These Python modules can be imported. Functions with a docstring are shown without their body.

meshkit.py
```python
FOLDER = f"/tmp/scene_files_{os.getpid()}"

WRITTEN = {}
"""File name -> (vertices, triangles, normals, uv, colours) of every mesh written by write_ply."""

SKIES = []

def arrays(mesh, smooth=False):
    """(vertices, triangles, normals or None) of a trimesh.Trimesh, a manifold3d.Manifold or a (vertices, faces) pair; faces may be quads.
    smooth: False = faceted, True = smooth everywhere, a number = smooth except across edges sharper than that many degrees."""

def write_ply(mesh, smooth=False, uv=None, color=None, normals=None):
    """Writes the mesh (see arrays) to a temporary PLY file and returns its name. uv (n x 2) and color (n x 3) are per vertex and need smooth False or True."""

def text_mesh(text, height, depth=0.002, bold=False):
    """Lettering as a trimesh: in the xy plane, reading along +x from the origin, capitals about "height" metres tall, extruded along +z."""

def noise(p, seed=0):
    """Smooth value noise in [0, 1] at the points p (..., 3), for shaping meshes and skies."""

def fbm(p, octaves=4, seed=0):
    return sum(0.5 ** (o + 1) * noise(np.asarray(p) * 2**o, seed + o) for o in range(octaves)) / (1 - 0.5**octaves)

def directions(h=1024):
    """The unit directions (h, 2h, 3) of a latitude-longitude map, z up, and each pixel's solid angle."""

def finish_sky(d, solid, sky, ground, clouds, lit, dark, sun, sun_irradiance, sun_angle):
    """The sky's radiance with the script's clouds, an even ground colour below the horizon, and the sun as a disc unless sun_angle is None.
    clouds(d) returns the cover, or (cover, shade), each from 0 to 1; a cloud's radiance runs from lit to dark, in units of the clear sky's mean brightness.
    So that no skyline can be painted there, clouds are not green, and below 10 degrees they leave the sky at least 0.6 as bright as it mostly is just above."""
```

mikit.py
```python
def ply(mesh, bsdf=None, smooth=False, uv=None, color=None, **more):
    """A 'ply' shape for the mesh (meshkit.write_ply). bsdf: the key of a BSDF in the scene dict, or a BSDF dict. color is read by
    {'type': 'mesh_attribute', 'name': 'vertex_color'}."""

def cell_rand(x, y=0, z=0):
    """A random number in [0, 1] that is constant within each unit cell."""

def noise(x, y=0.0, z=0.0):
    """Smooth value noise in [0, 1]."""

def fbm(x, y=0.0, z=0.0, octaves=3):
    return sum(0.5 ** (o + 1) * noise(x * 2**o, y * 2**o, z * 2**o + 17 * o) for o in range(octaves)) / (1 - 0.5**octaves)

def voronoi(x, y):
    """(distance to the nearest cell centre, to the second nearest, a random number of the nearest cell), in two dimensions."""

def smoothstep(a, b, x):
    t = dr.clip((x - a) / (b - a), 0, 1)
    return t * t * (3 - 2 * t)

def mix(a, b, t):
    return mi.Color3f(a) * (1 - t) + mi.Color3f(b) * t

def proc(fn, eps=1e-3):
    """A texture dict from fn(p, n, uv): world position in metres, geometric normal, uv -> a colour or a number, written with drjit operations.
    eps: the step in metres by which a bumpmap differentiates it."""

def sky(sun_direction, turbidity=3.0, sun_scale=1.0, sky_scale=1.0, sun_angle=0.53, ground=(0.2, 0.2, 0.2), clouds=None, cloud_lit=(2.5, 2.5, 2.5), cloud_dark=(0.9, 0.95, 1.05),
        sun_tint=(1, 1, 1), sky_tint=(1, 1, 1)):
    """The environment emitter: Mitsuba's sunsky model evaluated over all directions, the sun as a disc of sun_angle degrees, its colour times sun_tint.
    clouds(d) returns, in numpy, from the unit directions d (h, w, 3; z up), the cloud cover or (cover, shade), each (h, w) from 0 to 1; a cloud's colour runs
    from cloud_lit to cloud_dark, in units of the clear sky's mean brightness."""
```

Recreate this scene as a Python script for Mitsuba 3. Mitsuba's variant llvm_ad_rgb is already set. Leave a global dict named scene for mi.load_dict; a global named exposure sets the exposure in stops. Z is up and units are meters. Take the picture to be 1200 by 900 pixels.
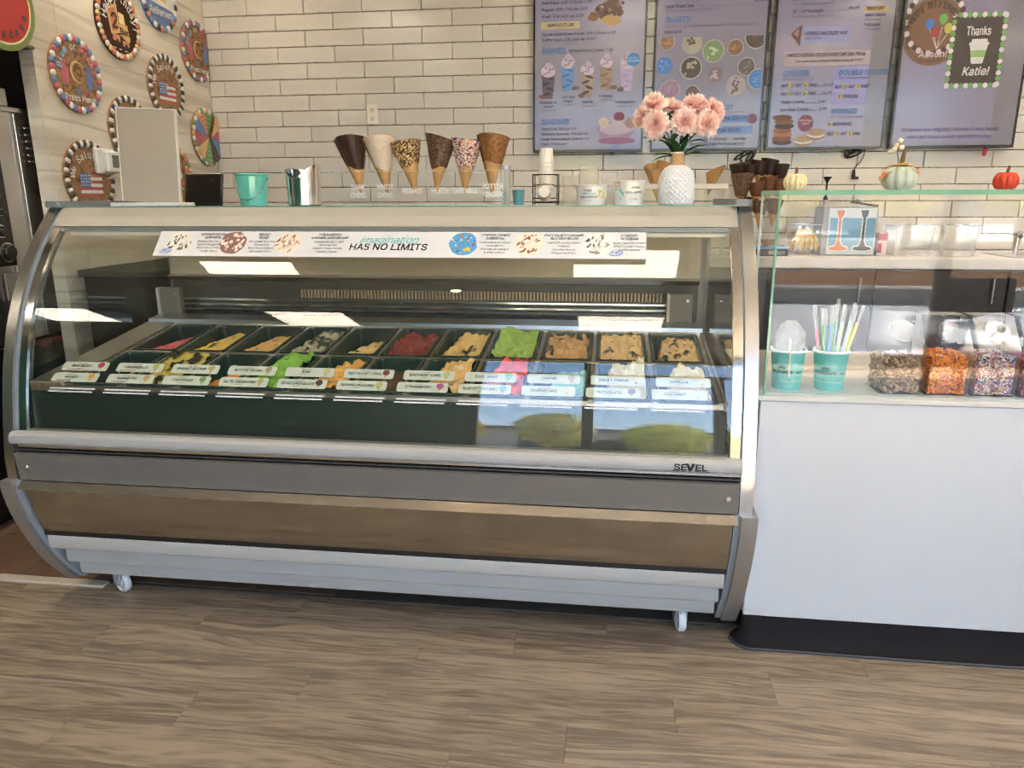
import math, random
import numpy as np
import trimesh
import shapely.geometry as sg
from shapely import affinity
from shapely.ops import unary_union
import drjit as dr
import mitsuba as mi
import mikit, meshkit
from mikit import proc, noise, fbm, voronoi, cell_rand, smoothstep, mix

scene, labels = {}, {}
T = mi.ScalarTransform4f
rng = np.random.default_rng(7)
random.seed(7)

def L(r, g, b):
    """sRGB 0..255 to linear."""
    c = np.array([r, g, b], float) / 255
    return np.where(c <= 0.04045, c / 12.92, ((c + 0.055) / 1.055) ** 2.4).tolist()

def rgb(c): return {'type': 'rgb', 'value': [float(x) for x in c]}

# ------------------------------------------------------------------ camera
FPX, PITCH, YAW, ROLL, CAMH = 869.63, 0.247597, 0.129754, -0.003723, 1.33
_f0 = np.array([-math.sin(YAW), math.cos(YAW), 0]); _r0 = np.array([math.cos(YAW), math.sin(YAW), 0]); _u0 = np.array([0, 0, 1.0])
_fw = _f0 * math.cos(PITCH) - _u0 * math.sin(PITCH); _up = _u0 * math.cos(PITCH) + _f0 * math.sin(PITCH)
_u = _up * math.cos(ROLL) - _r0 * math.sin(ROLL)
scene['camera'] = {'type': 'perspective', 'fov': math.degrees(2 * math.atan(600 / FPX)), 'fov_axis': 'x', 'near_clip': 0.02, 'far_clip': 500.0,
    'to_world': T().look_at(origin=[0, 0, CAMH], target=[float(x) for x in (np.array([0, 0, CAMH]) + _fw)], up=[float(x) for x in _u])}
# ------------------------------------------------------------------ sky, sun, lamps, exposure
exposure = 0.0
SUN = [0.75, -0.22, 0.95]
def clouds(d):
    n = meshkit.fbm(d * np.array([3.0, 3.0, 6.0]), 4, 3)
    return np.clip((n - 0.55) * 3, 0, 1) * 0.5
scene['sky'] = mikit.sky(SUN, turbidity=3.0, sun_scale=58.0, sky_scale=32.0, sky_tint=(1.0, .96, .92), sun_tint=(.98, 1.0, 1.04), ground=(0.3, 0.29, 0.27), clouds=clouds, cloud_lit=(1.8, 1.8, 1.8), cloud_dark=(1, 1, 1.05))
LAMP = np.array([1.0, 0.87, 0.69]) * 12.0          # ceiling panels
BULB = np.array([1.0, 0.66, 0.32]) * 40.0         # pendant bulbs
SCREEN = 0.19

# ------------------------------------------------------------------ materials
def vcol(): return {'type': 'mesh_attribute', 'name': 'vertex_color'}
def two(b): return {'type': 'twosided', 'bsdf': b}
scene['m_matte'] = two({'type': 'diffuse', 'reflectance': vcol()})
scene['m_paint'] = two({'type': 'principled', 'base_color': vcol(), 'roughness': 0.45, 'specular': 0.45})
scene['m_gloss'] = two({'type': 'principled', 'base_color': vcol(), 'roughness': 0.16, 'specular': 0.5})
scene['m_steel'] = two({'type': 'principled', 'base_color': rgb((.56, .545, .52)), 'metallic': 1.0, 'roughness': 0.3})
scene['m_satin'] = two({'type': 'principled', 'base_color': rgb((.40, .39, .375)), 'metallic': 0.75, 'roughness': 0.42})
scene['m_chrome'] = two({'type': 'principled', 'base_color': rgb((.78, .76, .73)), 'metallic': 1.0, 'roughness': 0.12})
scene['m_mirror'] = two({'type': 'roughconductor', 'material': 'none', 'alpha': 0.015, 'specular_reflectance': rgb((.40, .395, .385))})
scene['m_glass'] = {'type': 'thindielectric', 'int_ior': 1.55, 'specular_transmittance': rgb((.93, .96, .93))}
scene['m_clear'] = {'type': 'thindielectric', 'int_ior': 1.45}
scene['m_pane'] = {'type': 'thindielectric', 'int_ior': 1.55}
scene['m_window'] = {'type': 'thindielectric', 'int_ior': 1.3}
scene['m_bin'] = {'type': 'blendbsdf', 'weight': .10, 'a': {'type': 'thindielectric', 'int_ior': 1.4}, 'b': two({'type': 'principled', 'base_color': rgb(L(206, 206, 204)), 'roughness': .4})}
scene['m_crystal'] = {'type': 'dielectric', 'int_ior': 1.5}
scene['m_petal'] = {'type': 'principledthin', 'base_color': vcol(), 'roughness': 0.7, 'diff_trans': 0.6}
scene['m_leaf'] = {'type': 'principledthin', 'base_color': vcol(), 'roughness': 0.4, 'diff_trans': 0.3}

PLW, PLL, PLSH, PLY0 = 0.14, 1.02, 0.28, 1.94       # floor planks: width, length, shift per row, row origin
def f_plank(p, n, uv):
    x, y = p.x, p.y
    row = dr.floor((y - PLY0) / PLW)
    col = dr.floor((x - 0.765 - row * PLSH) / PLL)
    h = cell_rand(row + 60, col + 60, 3); h2 = cell_rand(row + 60, col + 60, 9)
    wob = fbm(x * 1.6 + h * 31, y * 7 + h2 * 17, 0, 3)
    yy = y + (wob - .5) * .10
    g1 = fbm(x * 1.5 + h * 50, yy * 22 + h2 * 40, 2, 4)
    g2 = fbm(x * 12 + h * 20, yy * 150 + h2 * 10, 5, 3)
    ring = (y + (wob - .5) * .16) * 60 + h * 10
    arch = smoothstep(.90, .985, dr.sin(ring) * .5 + .5) * smoothstep(.52, .7, fbm(x * 1.6 + h * 9, y * 5 + h2 * 9, 1, 2))
    v = .5 * g1 + .5 * g2
    c = mix(L(120, 106, 90), L(163, 146, 125), smoothstep(.28, .72, v))
    c = mix(c, mi.Color3f(L(182, 162, 137)), arch * .6)
    c = mix(c, mi.Color3f(L(96, 78, 62)), smoothstep(.64, .8, fbm(x * 5 + 7 * h, yy * 90, 8, 3)) * .5)
    return c * (0.95 + 0.10 * h)
scene['m_plank'] = two({'type': 'principled', 'base_color': proc(f_plank), 'roughness': 0.42, 'specular': 0.4})
def f_marble(p, n, uv):
    y, z = p.y + p.x * .3, p.z
    w = fbm(y * 1.3, z * 1.5, 3, 3)
    q = z + y * .06 + (w - .5) * .07
    v = fbm(y * 1.1, q * 13, 1, 4); v2 = fbm(y * 1.6, q * 48, 7, 3)
    c = mix(L(196, 185, 166), L(224, 215, 198), smoothstep(.3, .68, v))
    return mix(c, mi.Color3f(L(168, 152, 130)), smoothstep(.56, .78, v2) * .55)
scene['m_marble'] = two({'type': 'principled', 'base_color': proc(f_marble), 'roughness': 0.4, 'specular': 0.35})
scene['m_tile'] = two({'type': 'principled', 'base_color': rgb(L(214, 208, 198)), 'roughness': 0.14, 'specular': 0.5})
scene['m_grout'] = two({'type': 'diffuse', 'reflectance': rgb(L(92, 84, 74))})
def f_quarry(p, n, uv):
    h = cell_rand(dr.floor((p.x + 3.4) / .3), dr.floor((p.y - 2.2) / .3), 4)
    return mix(L(96, 72, 56), L(132, 104, 84), .6 * fbm(p.x * 14, p.y * 14, 2, 4) + .4 * h)
scene['m_quarry'] = two({'type': 'principled', 'base_color': proc(f_quarry), 'roughness': 0.45})
def f_ceil(p, n, uv):
    return mix(L(206, 202, 194), L(226, 223, 216), fbm(p.x * 40, p.y * 40, 1, 3))
scene['m_ceiling'] = two({'type': 'diffuse', 'reflectance': proc(f_ceil)})
def f_concrete(p, n, uv):
    return mix(L(196, 186, 170), L(222, 214, 199), fbm(p.x * 3, p.y * 3, 1, 4))
scene['m_concrete'] = two({'type': 'diffuse', 'reflectance': proc(f_concrete)})
def f_asphalt(p, n, uv):
    return mix(L(84, 84, 86), L(112, 112, 113), fbm(p.x * 2, p.y * 2, 1, 4))
scene['m_asphalt'] = two({'type': 'diffuse', 'reflectance': proc(f_asphalt)})
def f_mulch(p, n, uv):
    return mix(L(34, 25, 20), L(104, 80, 62), fbm(p.x * 26, p.y * 40, p.z * 30, 3))
scene['m_mulch'] = two({'type': 'diffuse', 'reflectance': proc(f_mulch)})

# ------------------------------------------------------------------ mesh helpers
def num(key):
    if key not in scene and key not in labels: return key
    k = 1
    while f'{key}_{k:03d}' in scene or f'{key}_{k:03d}' in labels: k += 1
    return f'{key}_{k:03d}'
_count = {}
def fresh(key):
    n = _count.get(key, 0); _count[key] = n + 1
    return key if n == 0 else f'{key}_{n:03d}'
def arr(m):
    if isinstance(m, trimesh.Trimesh): return np.array(m.vertices), np.array(m.faces)
    return meshkit.arrays(m)[:2]
def vc(items, angle=35):
    """[(mesh, colour or per-vertex colours)] -> (vertices, faces, colours), smoothed up to the angle."""
    V, F, C, o = [], [], [], 0
    for m, c in items:
        if not isinstance(m, trimesh.Trimesh):
            v, f = arr(m); m = trimesh.Trimesh(v, f, process=False)
        c = np.asarray(c, float)
        if c.ndim == 1:
            if angle: m = trimesh.graph.smooth_shade(m, angle=math.radians(angle), facet_minarea=None)
            cc = np.tile(c, (len(m.vertices), 1))
        else: cc = c
        V.append(np.array(m.vertices)); F.append(np.array(m.faces) + o); C.append(cc); o += len(V[-1])
    return np.vstack(V), np.vstack(F), np.vstack(C)
def shape(items, bsdf='m_paint', angle=35, smooth=True, **kw):
    V, F, C = vc(items, angle)
    return mikit.ply((V, F), bsdf, smooth=smooth, color=C, **kw)
def thing(name, label=None, cat=None, group=None, kind=None):
    key = fresh(name); d = {}
    if label: d['label'] = label
    if cat: d['category'] = cat
    if group: d['group'] = group
    if kind: d['kind'] = kind
    labels[key] = d
    return key
def part(parent, name, shp, label=None, kind=None):
    key = fresh(parent + '__' + name)
    scene[key] = shp
    d = {}
    if label: d['label'] = label
    if kind: d['kind'] = kind
    if d: labels[key] = d
    return key
def P(m, o, ux=(1, 0, 0), uy=(0, 0, 1)):
    """Places a mesh drawn in its own xy-plane: x along ux, y along uy, z along ux x uy."""
    ux, uy = np.asarray(ux, float), np.asarray(uy, float)
    v, f = arr(m)
    w = np.asarray(o, float) + v[:, :1] * ux + v[:, 1:2] * uy + v[:, 2:3] * np.cross(ux, uy)
    return trimesh.Trimesh(w, f, process=False)
def mv(m, x=0, y=0, z=0):
    m = m.copy(); m.apply_translation([x, y, z]); return m
def rot(m, deg, axis=(0, 0, 1), about=(0, 0, 0)):
    m = m.copy(); m.apply_transform(trimesh.transformations.rotation_matrix(math.radians(deg), axis, about)); return m
def box(x0, x1, y0, y1, z0, z1, b=0.0):
    if b <= 0:
        m = trimesh.creation.box((x1 - x0, y1 - y0, z1 - z0)); return mv(m, (x0 + x1) / 2, (y0 + y1) / 2, (z0 + z1) / 2)
    pts = []
    for sx, X in ((1, x0), (-1, x1)):
        for sy, Y in ((1, y0), (-1, y1)):
            for sz, Z in ((1, z0), (-1, z1)):
                pts += [(X, Y + sy * b, Z + sz * b), (X + sx * b, Y, Z + sz * b), (X + sx * b, Y + sy * b, Z)]
    return trimesh.convex.convex_hull(np.array(pts))
def ext(poly, d, z0=0.0):
    polys = getattr(poly, 'geoms', [poly])
    m = trimesh.util.concatenate([trimesh.creation.extrude_polygon(p, d, engine='earcut') for p in polys if p.area > 1e-12])
    return mv(m, 0, 0, z0)
def ext_x(pts, x0, x1):
    """Extrudes a (y, z) outline along x."""
    poly = pts if hasattr(pts, 'area') else sg.Polygon(pts)
    m = ext(poly, x1 - x0); v, f = arr(m)
    return trimesh.Trimesh(np.stack([v[:, 2] + x0, v[:, 0], v[:, 1]], 1), f, process=False)
def flat(poly, z=0.0):
    V, F, o = [], [], 0
    for p in getattr(poly, 'geoms', [poly]):
        if p.geom_type != 'Polygon' or p.area < 1e-10: continue
        v, f = trimesh.creation.triangulate_polygon(p, engine='earcut')
        f = np.asarray(f); a = v[f]
        s = np.cross(a[:, 1] - a[:, 0], a[:, 2] - a[:, 0]) < 0
        f[s] = f[s][:, ::-1]
        V.append(np.c_[v, np.full(len(v), z)]); F.append(f + o); o += len(v)
    return trimesh.Trimesh(np.vstack(V), np.vstack(F), process=False)
def rect(x0, y0, x1, y1, r=0.0):
    p = sg.box(x0, y0, x1, y1)
    return p if r <= 0 else sg.box(x0 + r, y0 + r, x1 - r, y1 - r).buffer(r, quad_segs=5)
def disc(x, y, r, n=8): return sg.Point(x, y).buffer(r, quad_segs=n)
def ell(x, y, a, b, deg=0): return affinity.translate(affinity.rotate(affinity.scale(sg.Point(0, 0).buffer(1, quad_segs=6), a, b), deg), x, y)
def lathe(prof, n=32):
    prof = np.array(prof, float); k = len(prof)
    a = np.linspace(0, 2 * np.pi, n, endpoint=False)
    V = np.stack([prof[:, None, 0] * np.cos(a), prof[:, None, 0] * np.sin(a), np.repeat(prof[:, 1:2], n, 1)], -1).reshape(-1, 3)
    i = np.arange(k - 1)[:, None] * n; j = np.arange(n)[None]; j2 = (j + 1) % n
    F = np.vstack([np.stack([i + j, i + j2, i + n + j2], -1).reshape(-1, 3), np.stack([i + j, i + n + j2, i + n + j], -1).reshape(-1, 3)])
    m = trimesh.Trimesh(V, F, process=False)
    m.update_faces(m.area_faces > 1e-12); return m
def cyl(p0, p1, r, n=16):
    p0, p1 = np.array(p0, float), np.array(p1, float)
    return trimesh.creation.cylinder(radius=r, segment=[p0, p1], sections=n)
def tube(path, r, n=8, closed=False):
    path = np.array(path, float); k = len(path); r = np.broadcast_to(r, k)
    t = np.gradient(path, axis=0); t /= np.linalg.norm(t, axis=1, keepdims=True) + 1e-12
    a = np.array([0, 0, 1.0]) if abs(t[0, 2]) < .9 else np.array([1.0, 0, 0])
    V = []
    for i in range(k):
        a = a - t[i] * (a @ t[i]); a /= np.linalg.norm(a) + 1e-12; b = np.cross(t[i], a)
        th = np.arange(n) * 2 * np.pi / n
        V.append(path[i] + r[i] * (np.cos(th)[:, None] * a + np.sin(th)[:, None] * b))
    V = np.vstack(V); F = []
    for i in range(k - 1):
        for j in range(n):
            q = [i * n + j, i * n + (j + 1) % n, (i + 1) * n + (j + 1) % n, (i + 1) * n + j]
            F += [[q[0], q[1], q[2]], [q[0], q[2], q[3]]]
    c0, c1 = len(V), len(V) + 1
    V = np.vstack([V, path[0], path[-1]])
    for j in range(n):
        F += [[c0, (j + 1) % n, j], [c1, (k - 1) * n + j, (k - 1) * n + (j + 1) % n]]
    return trimesh.Trimesh(V, F, process=False)
def ball(x, y, z, r, s=2): return mv(trimesh.creation.icosphere(subdivisions=s, radius=r), x, y, z)
def loft(rings, caps=(True, True)):
    """Joins rings (k, n, 3) of equal length."""
    R = np.array(rings, float); k, n, _ = R.shape; V = R.reshape(-1, 3); F = []
    j = np.arange(n); j2 = (j + 1) % n
    for i in range(k - 1):
        F.append(np.stack([i * n + j, i * n + j2, (i + 1) * n + j2], 1)); F.append(np.stack([i * n + j, (i + 1) * n + j2, (i + 1) * n + j], 1))
    V = [V]; o = k * n
    for which, i in ((0, 0), (1, k - 1)):
        if caps[which]:
            V.append(R[i].mean(0)[None])
            F.append(np.stack([np.full(n, o), i * n + j2, i * n + j] if which == 0 else [np.full(n, o), i * n + j, i * n + j2], 1)); o += 1
    return trimesh.Trimesh(np.vstack(V), np.vstack(F), process=False)
def rring(w, d, r, n=5, cx=0, cy=0, z=0):
    """A rounded rectangle as a ring of points."""
    out = []
    for sx, sy, a0 in ((1, 1, 0), (-1, 1, 90), (-1, -1, 180), (1, -1, 270)):
        for a in np.radians(np.linspace(a0, a0 + 90, n)):
            out.append((cx + sx * (w / 2 - r) + r * math.cos(a), cy + sy * (d / 2 - r) + r * math.sin(a), z))
    return np.array(out)
_txt = {}
def txt(s, h, bold=False, cx=None, x=0.0, y=0.0, z=0.0, sx=1.0, maxw=None, shear=0.0):
    """Flat lettering in the xy-plane, capitals h tall; cx centres it."""
    k = (s, bold)
    if k not in _txt:
        v, f = arr(meshkit.text_mesh(s, 1.0, 0.02, bold))
        _txt[k] = (v, f)
    v, f = _txt[k]
    v = v.copy(); w = v[:, 0].max() - v[:, 0].min(); v[:, 0] -= v[:, 0].min()
    if maxw and w * h * sx > maxw: sx = maxw / (w * h)
    v[:, 0] = (v[:, 0] + v[:, 1] * shear) * sx
    v[:, :2] *= h; v[:, 2] *= .01
    if cx is not None: x = cx - w * h * sx / 2
    return trimesh.Trimesh(v + [x, y, z], f, process=False)
def arc_txt(s, h, cx, cy, R, a_mid, bold=True, z=0.0, flip=False, adv=.78):
    """Letters along an arc of radius R, centred on angle a_mid (degrees, 90 = top)."""
    out = []; n = len(s); st = math.degrees(h * adv / R)
    for i, ch in enumerate(s):
        if ch == ' ': continue
        a = a_mid - (i - (n - 1) / 2) * st * (-1 if flip else 1)
        m = txt(ch, h, bold, cx=0)
        m = rot(m, a - 90 + (180 if flip else 0))
        out.append(mv(m, cx + R * math.cos(math.radians(a)), cy + R * math.sin(math.radians(a)), z))
    return trimesh.util.concatenate(out)
def blob(cx, cy, r, rough=.15, n=28, seed=0, sy=1.0):
    g = np.random.default_rng(seed); a = np.linspace(0, 2 * np.pi, n, endpoint=False)
    k = 1 + rough * (np.interp(np.arange(n), np.arange(0, n + 1, 2), np.r_[g.uniform(-1, 1, n // 2), 0]))
    return sg.Polygon(np.stack([cx + r * k * np.cos(a), cy + r * sy * k * np.sin(a)], 1)).buffer(0)
def jit(c, s=.1): return (np.array(c) * (1 + rng.uniform(-s, s))).tolist()
# ------------------------------------------------------------------ the room
XL, XR, YF, YW, ZC = -5.6, 4.6, -1.95, 4.4, 2.9
S = 'structure'
WHITE, CREAM = L(228, 226, 220), L(226, 218, 203)
def struct(name, shp, label, extra=None):
    scene[name] = shp; labels[name] = {'label': label, 'category': extra or name.split('_')[0], 'kind': S}
    _count[name] = 1
# floor: vinyl planks laid one by one over a base
struct('floor', mikit.ply(box(XL, XR, YF, YW, -.12, -.006), 'm_plank'), 'grey-brown wood-look plank floor in front of the display case', 'floor')
pm = {}
for r in range(int(math.floor((-1.0 - PLY0) / PLW)), 2):
    y0 = PLY0 + r * PLW; y1 = min(y0 + PLW, 2.15)
    x = .765 + r * PLSH; x -= math.ceil((x + 2.6) / PLL) * PLL
    while x < 1.9:
        k = round(y1 - y0, 4)
        if k not in pm: pm[k] = mikit.ply(box(0.0003, PLL - .0003, .0003, k - .0003, -.006, 0, .0005), 'm_plank')
        part('floor', 'plank', {**pm[k], 'to_world': T().translate([x, y0, 0])}); x += PLL
rest = [box(XL, -2.9, YF, 2.15, -.006, 0), box(2.4, XR, YF, 2.15, -.006, 0), box(-2.9, 2.4, YF, PLY0 + int(math.floor((-1.0 - PLY0) / PLW)) * PLW, -.006, 0)]
part('floor', 'floor_covering', mikit.ply(trimesh.util.concatenate(rest), 'm_plank'), kind='stuff')
# kitchen floor of quarry tiles behind the threshold
struct('floor_tiled', mikit.ply(box(XL, XR, 2.19, YW, -.006, -.002), 'm_grout'), 'brown square tile floor with pale joints behind the threshold strip', 'tile floor')
qt = mikit.ply(box(.004, .296, .004, .296, -.004, .001, .002), 'm_quarry')
for i in range(10):
    for j in range(7): part('floor_tiled', 'tile', {**qt, 'to_world': T().translate([-3.9 + .3 * i, 2.2 + .3 * j, 0])})
struct('trim_1', shape([(box(-3.6, -1.735, 2.15, 2.19, -.005, .008, .003), L(206, 192, 172))]), 'pale threshold strip between plank floor and tile floor', 'threshold strip')
# back wall with glazed tiles
struct('wall_back', mikit.ply(box(XL, XR, YW + .006, YW + .12, 0, ZC), 'm_grout'), 'back wall of white glazed brick-shaped tiles with dark joints', 'wall')
TP, TC, ZT = .341, .0863, 2.335
def tile_mesh(w):
    return mikit.ply(box(.0016, w - .0016, -.008, .004, .0016, TC - .0016, .0022), 'm_tile')
tm = {}; stuff = []
for r in range(-6, 16):
    z = ZT - r * TC - TC
    x = -1.073 + (.1705 if r % 2 == 0 else 0); x -= math.ceil((x + 2.36) / TP) * TP
    while x < 4.5:
        a, b = max(x, -2.36), min(x + TP, 4.55); w = round(b - a, 4)
        if z > 2.42 or x > 2.45 or z < .98:
            stuff.append(mv(box(.0016, w - .0016, -.008, .004, .0016, TC - .0016), a, YW, z))
        else:
            if w not in tm: tm[w] = tile_mesh(w)
            part('wall_back', 'tile', {**tm[w], 'to_world': T().translate([a, YW, z]).rotate([0, 0, 1], float(rng.normal(0, .12))).rotate([1, 0, 0], float(rng.normal(0, .25)))})
        x += TP
part('wall_back', 'tile_field', mikit.ply(trimesh.util.concatenate(stuff), 'm_tile'), kind='stuff')
# left wall: pale stone-look panels, an alcove for the oven beside it
struct('wall_left', shape([(box(-2.425, -2.372, 3.0, YW, 0, ZC), L(120, 112, 100)), (box(-2.425, -2.372, 2.0, 3.0, 1.93, ZC), L(120, 112, 100))]), 'left wall clad in pale veined stone-look panels with round cookie pictures', 'wall')
for y0, y1, z0, z1 in ((3.0, 3.153, 0, 1.9295), (3.155, 4.4, 0, 1.9295), (2.0, 3.153, 1.93, 2.9), (3.155, 4.4, 1.93, 2.9)):
    part('wall_left', 'panel', mikit.ply(box(-2.373, -2.36, y0, y1, z0, z1, .001), 'm_marble'))
part('wall_left', 'jamb_panel', mikit.ply(box(-2.425, -2.361, 2.994, 3.0, 0, 1.93), 'm_marble'))
struct('trim_2', shape([(box(-2.5, -2.352, 2.0, 3.0, 1.918, 1.932, .003), L(96, 90, 80))]), 'thin grey metal edge over the oven alcove', 'edge trim')
DK = L(46, 43, 40)
struct('wall_alcove', shape([(box(-3.7, -3.6, 2.0, YW, 0, ZC), DK), (box(-3.7, -2.46, 1.9, 2.0, 0, ZC), DK), (box(-3.6, -2.46, 3.3, 3.4, 0, 2.3), DK), (box(-3.6, -2.46, 2.0, 3.4, 2.3, 2.36), DK)], 'm_matte'), 'dark inside of the oven alcove', 'wall')
struct('wall_side', shape([(box(XL, -3.7, 1.9, 2.0, 0, ZC), L(196, 205, 198)), (box(XL - .1, XL, YF, 2.0, 0, ZC), L(196, 205, 198))], 'm_matte'), 'plain pale side wall of the seating area', 'wall')
struct('wall_right', shape([(box(XR, XR + .1, YF, YW, 0, ZC), L(222, 218, 210))], 'm_matte'), 'plain off-white right wall', 'wall')
# front wall: teal with a bench on the left, shop window on the right (seen in reflections)
TEAL = L(70, 132, 122)
struct('wall_front', shape([(box(XL, -1.135, YF - .1, YF, 0, ZC), TEAL), (box(-1.135, XR, YF - .1, YF, 2.72, ZC), L(200, 196, 186)), (box(4.35, XR, YF - .1, YF, 0, 2.72), L(200, 196, 186))], 'm_matte'), 'front wall, teal left of the shop window', 'wall')
struct('baseboard_front', shape([(box(XL, -1.135, YF, YF + .02, 0, .15, .004), L(30, 30, 32))]), 'dark baseboard under the teal wall', 'baseboard')
FR = L(44, 43, 43)
MX = [-1.09, -.14, 1.2, 2.57, 4.3]
for i in range(4):
    a, b = MX[i], MX[i + 1]; key = f'window_{i + 1}'; w = .045
    struct(key, shape([(box(a - w, a + w, YF - .09, YF - .01, 0, 2.72), FR), (box(a + w, b - w, YF - .09, YF - .01, 2.66, 2.72), FR), (box(a + w, b - w, YF - .09, YF - .01, 2.22, 2.27), FR), (box(a + w, b - w, YF - .09, YF - .01, 0, .08), FR)] + ([(box(b - w, b + w, YF - .09, YF - .01, 0, 2.72), FR)] if i == 3 else [])), 'tall shop window with dark frame, pane %d from the teal wall' % (i + 1), 'window')
    part(key, 'pane', mikit.ply(flat(rect(a + w, .08, b - w, 2.22)).apply_transform(np.array([[1, 0, 0, 0], [0, 0, 1, YF - .05], [0, 1, 0, 0], [0, 0, 0, 1.0]])), 'm_window'))
    part(key, 'pane', mikit.ply(flat(rect(a + w, 2.27, b - w, 2.66)).apply_transform(np.array([[1, 0, 0, 0], [0, 0, 1, YF - .05], [0, 1, 0, 0], [0, 0, 0, 1.0]])), 'm_window'))
# ceiling with grid and lit panels, all out of view
struct('ceiling', mikit.ply(box(XL, XR, YF, YW, ZC, ZC + .1), 'm_ceiling'), 'white lay-in tile ceiling', 'ceiling')
PX, PY = [-3.93, -2.05, .083, 2.2, 4.0], [3.3, 1.46, -.18]  # row nearest the tiles is unseen, placed to light the tiled wall
grid = []
for x in np.arange(.083 - .3 - .6 * 9, XR, .6): grid.append(box(x - .011, x + .011, YF, YW, ZC - .006, ZC))
for y in np.arange(-.18 - .3 - .6 * 4, YW, .6): grid.append(box(XL, XR, y - .011, y + .011, ZC - .0055, ZC))
part('ceiling', 'grid_bar', shape([(g, L(176, 172, 164)) for g in grid], 'm_paint', angle=0, smooth=False), kind='stuff')
names = {(1, 1): 'second row, above the left end of the case', (2, 1): 'above the middle of the case front', (0, 2): 'over the seating side, leftmost of the third row', (1, 2): 'third row, left of centre', (2, 2): 'third row, above the camera'}
for i, x in enumerate(PX):
    for j, y in enumerate(PY):
        if i == 0 and j < 2: continue
        k = thing('ceiling_light', 'square lit ceiling panel out of view, %s column from the left, %s from the tiled wall' % (('first', 'second', 'third', 'fourth', 'fifth')[i], ('nearest', 'second', 'third', 'farthest')[j]), 'ceiling light', 'ceiling panels')
        part(k, 'frame', shape([(box(x - .3, x + .3, y - .3, y - .275, ZC - .012, ZC), WHITE), (box(x - .3, x + .3, y + .275, y + .3, ZC - .012, ZC), WHITE), (box(x - .3, x - .275, y - .275, y + .275, ZC - .012, ZC), WHITE), (box(x + .275, x + .3, y - .275, y + .275, ZC - .012, ZC), WHITE)]))
        q = flat(rect(-.275, -.275, .275, .275)); q.faces = q.faces[:, ::-1]
        part(k, 'diffuser', {**mikit.ply(mv(q, x, y, ZC - .008), 'm_ceiling'), 'emitter': {'type': 'area', 'radiance': rgb(LAMP)}})
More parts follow.
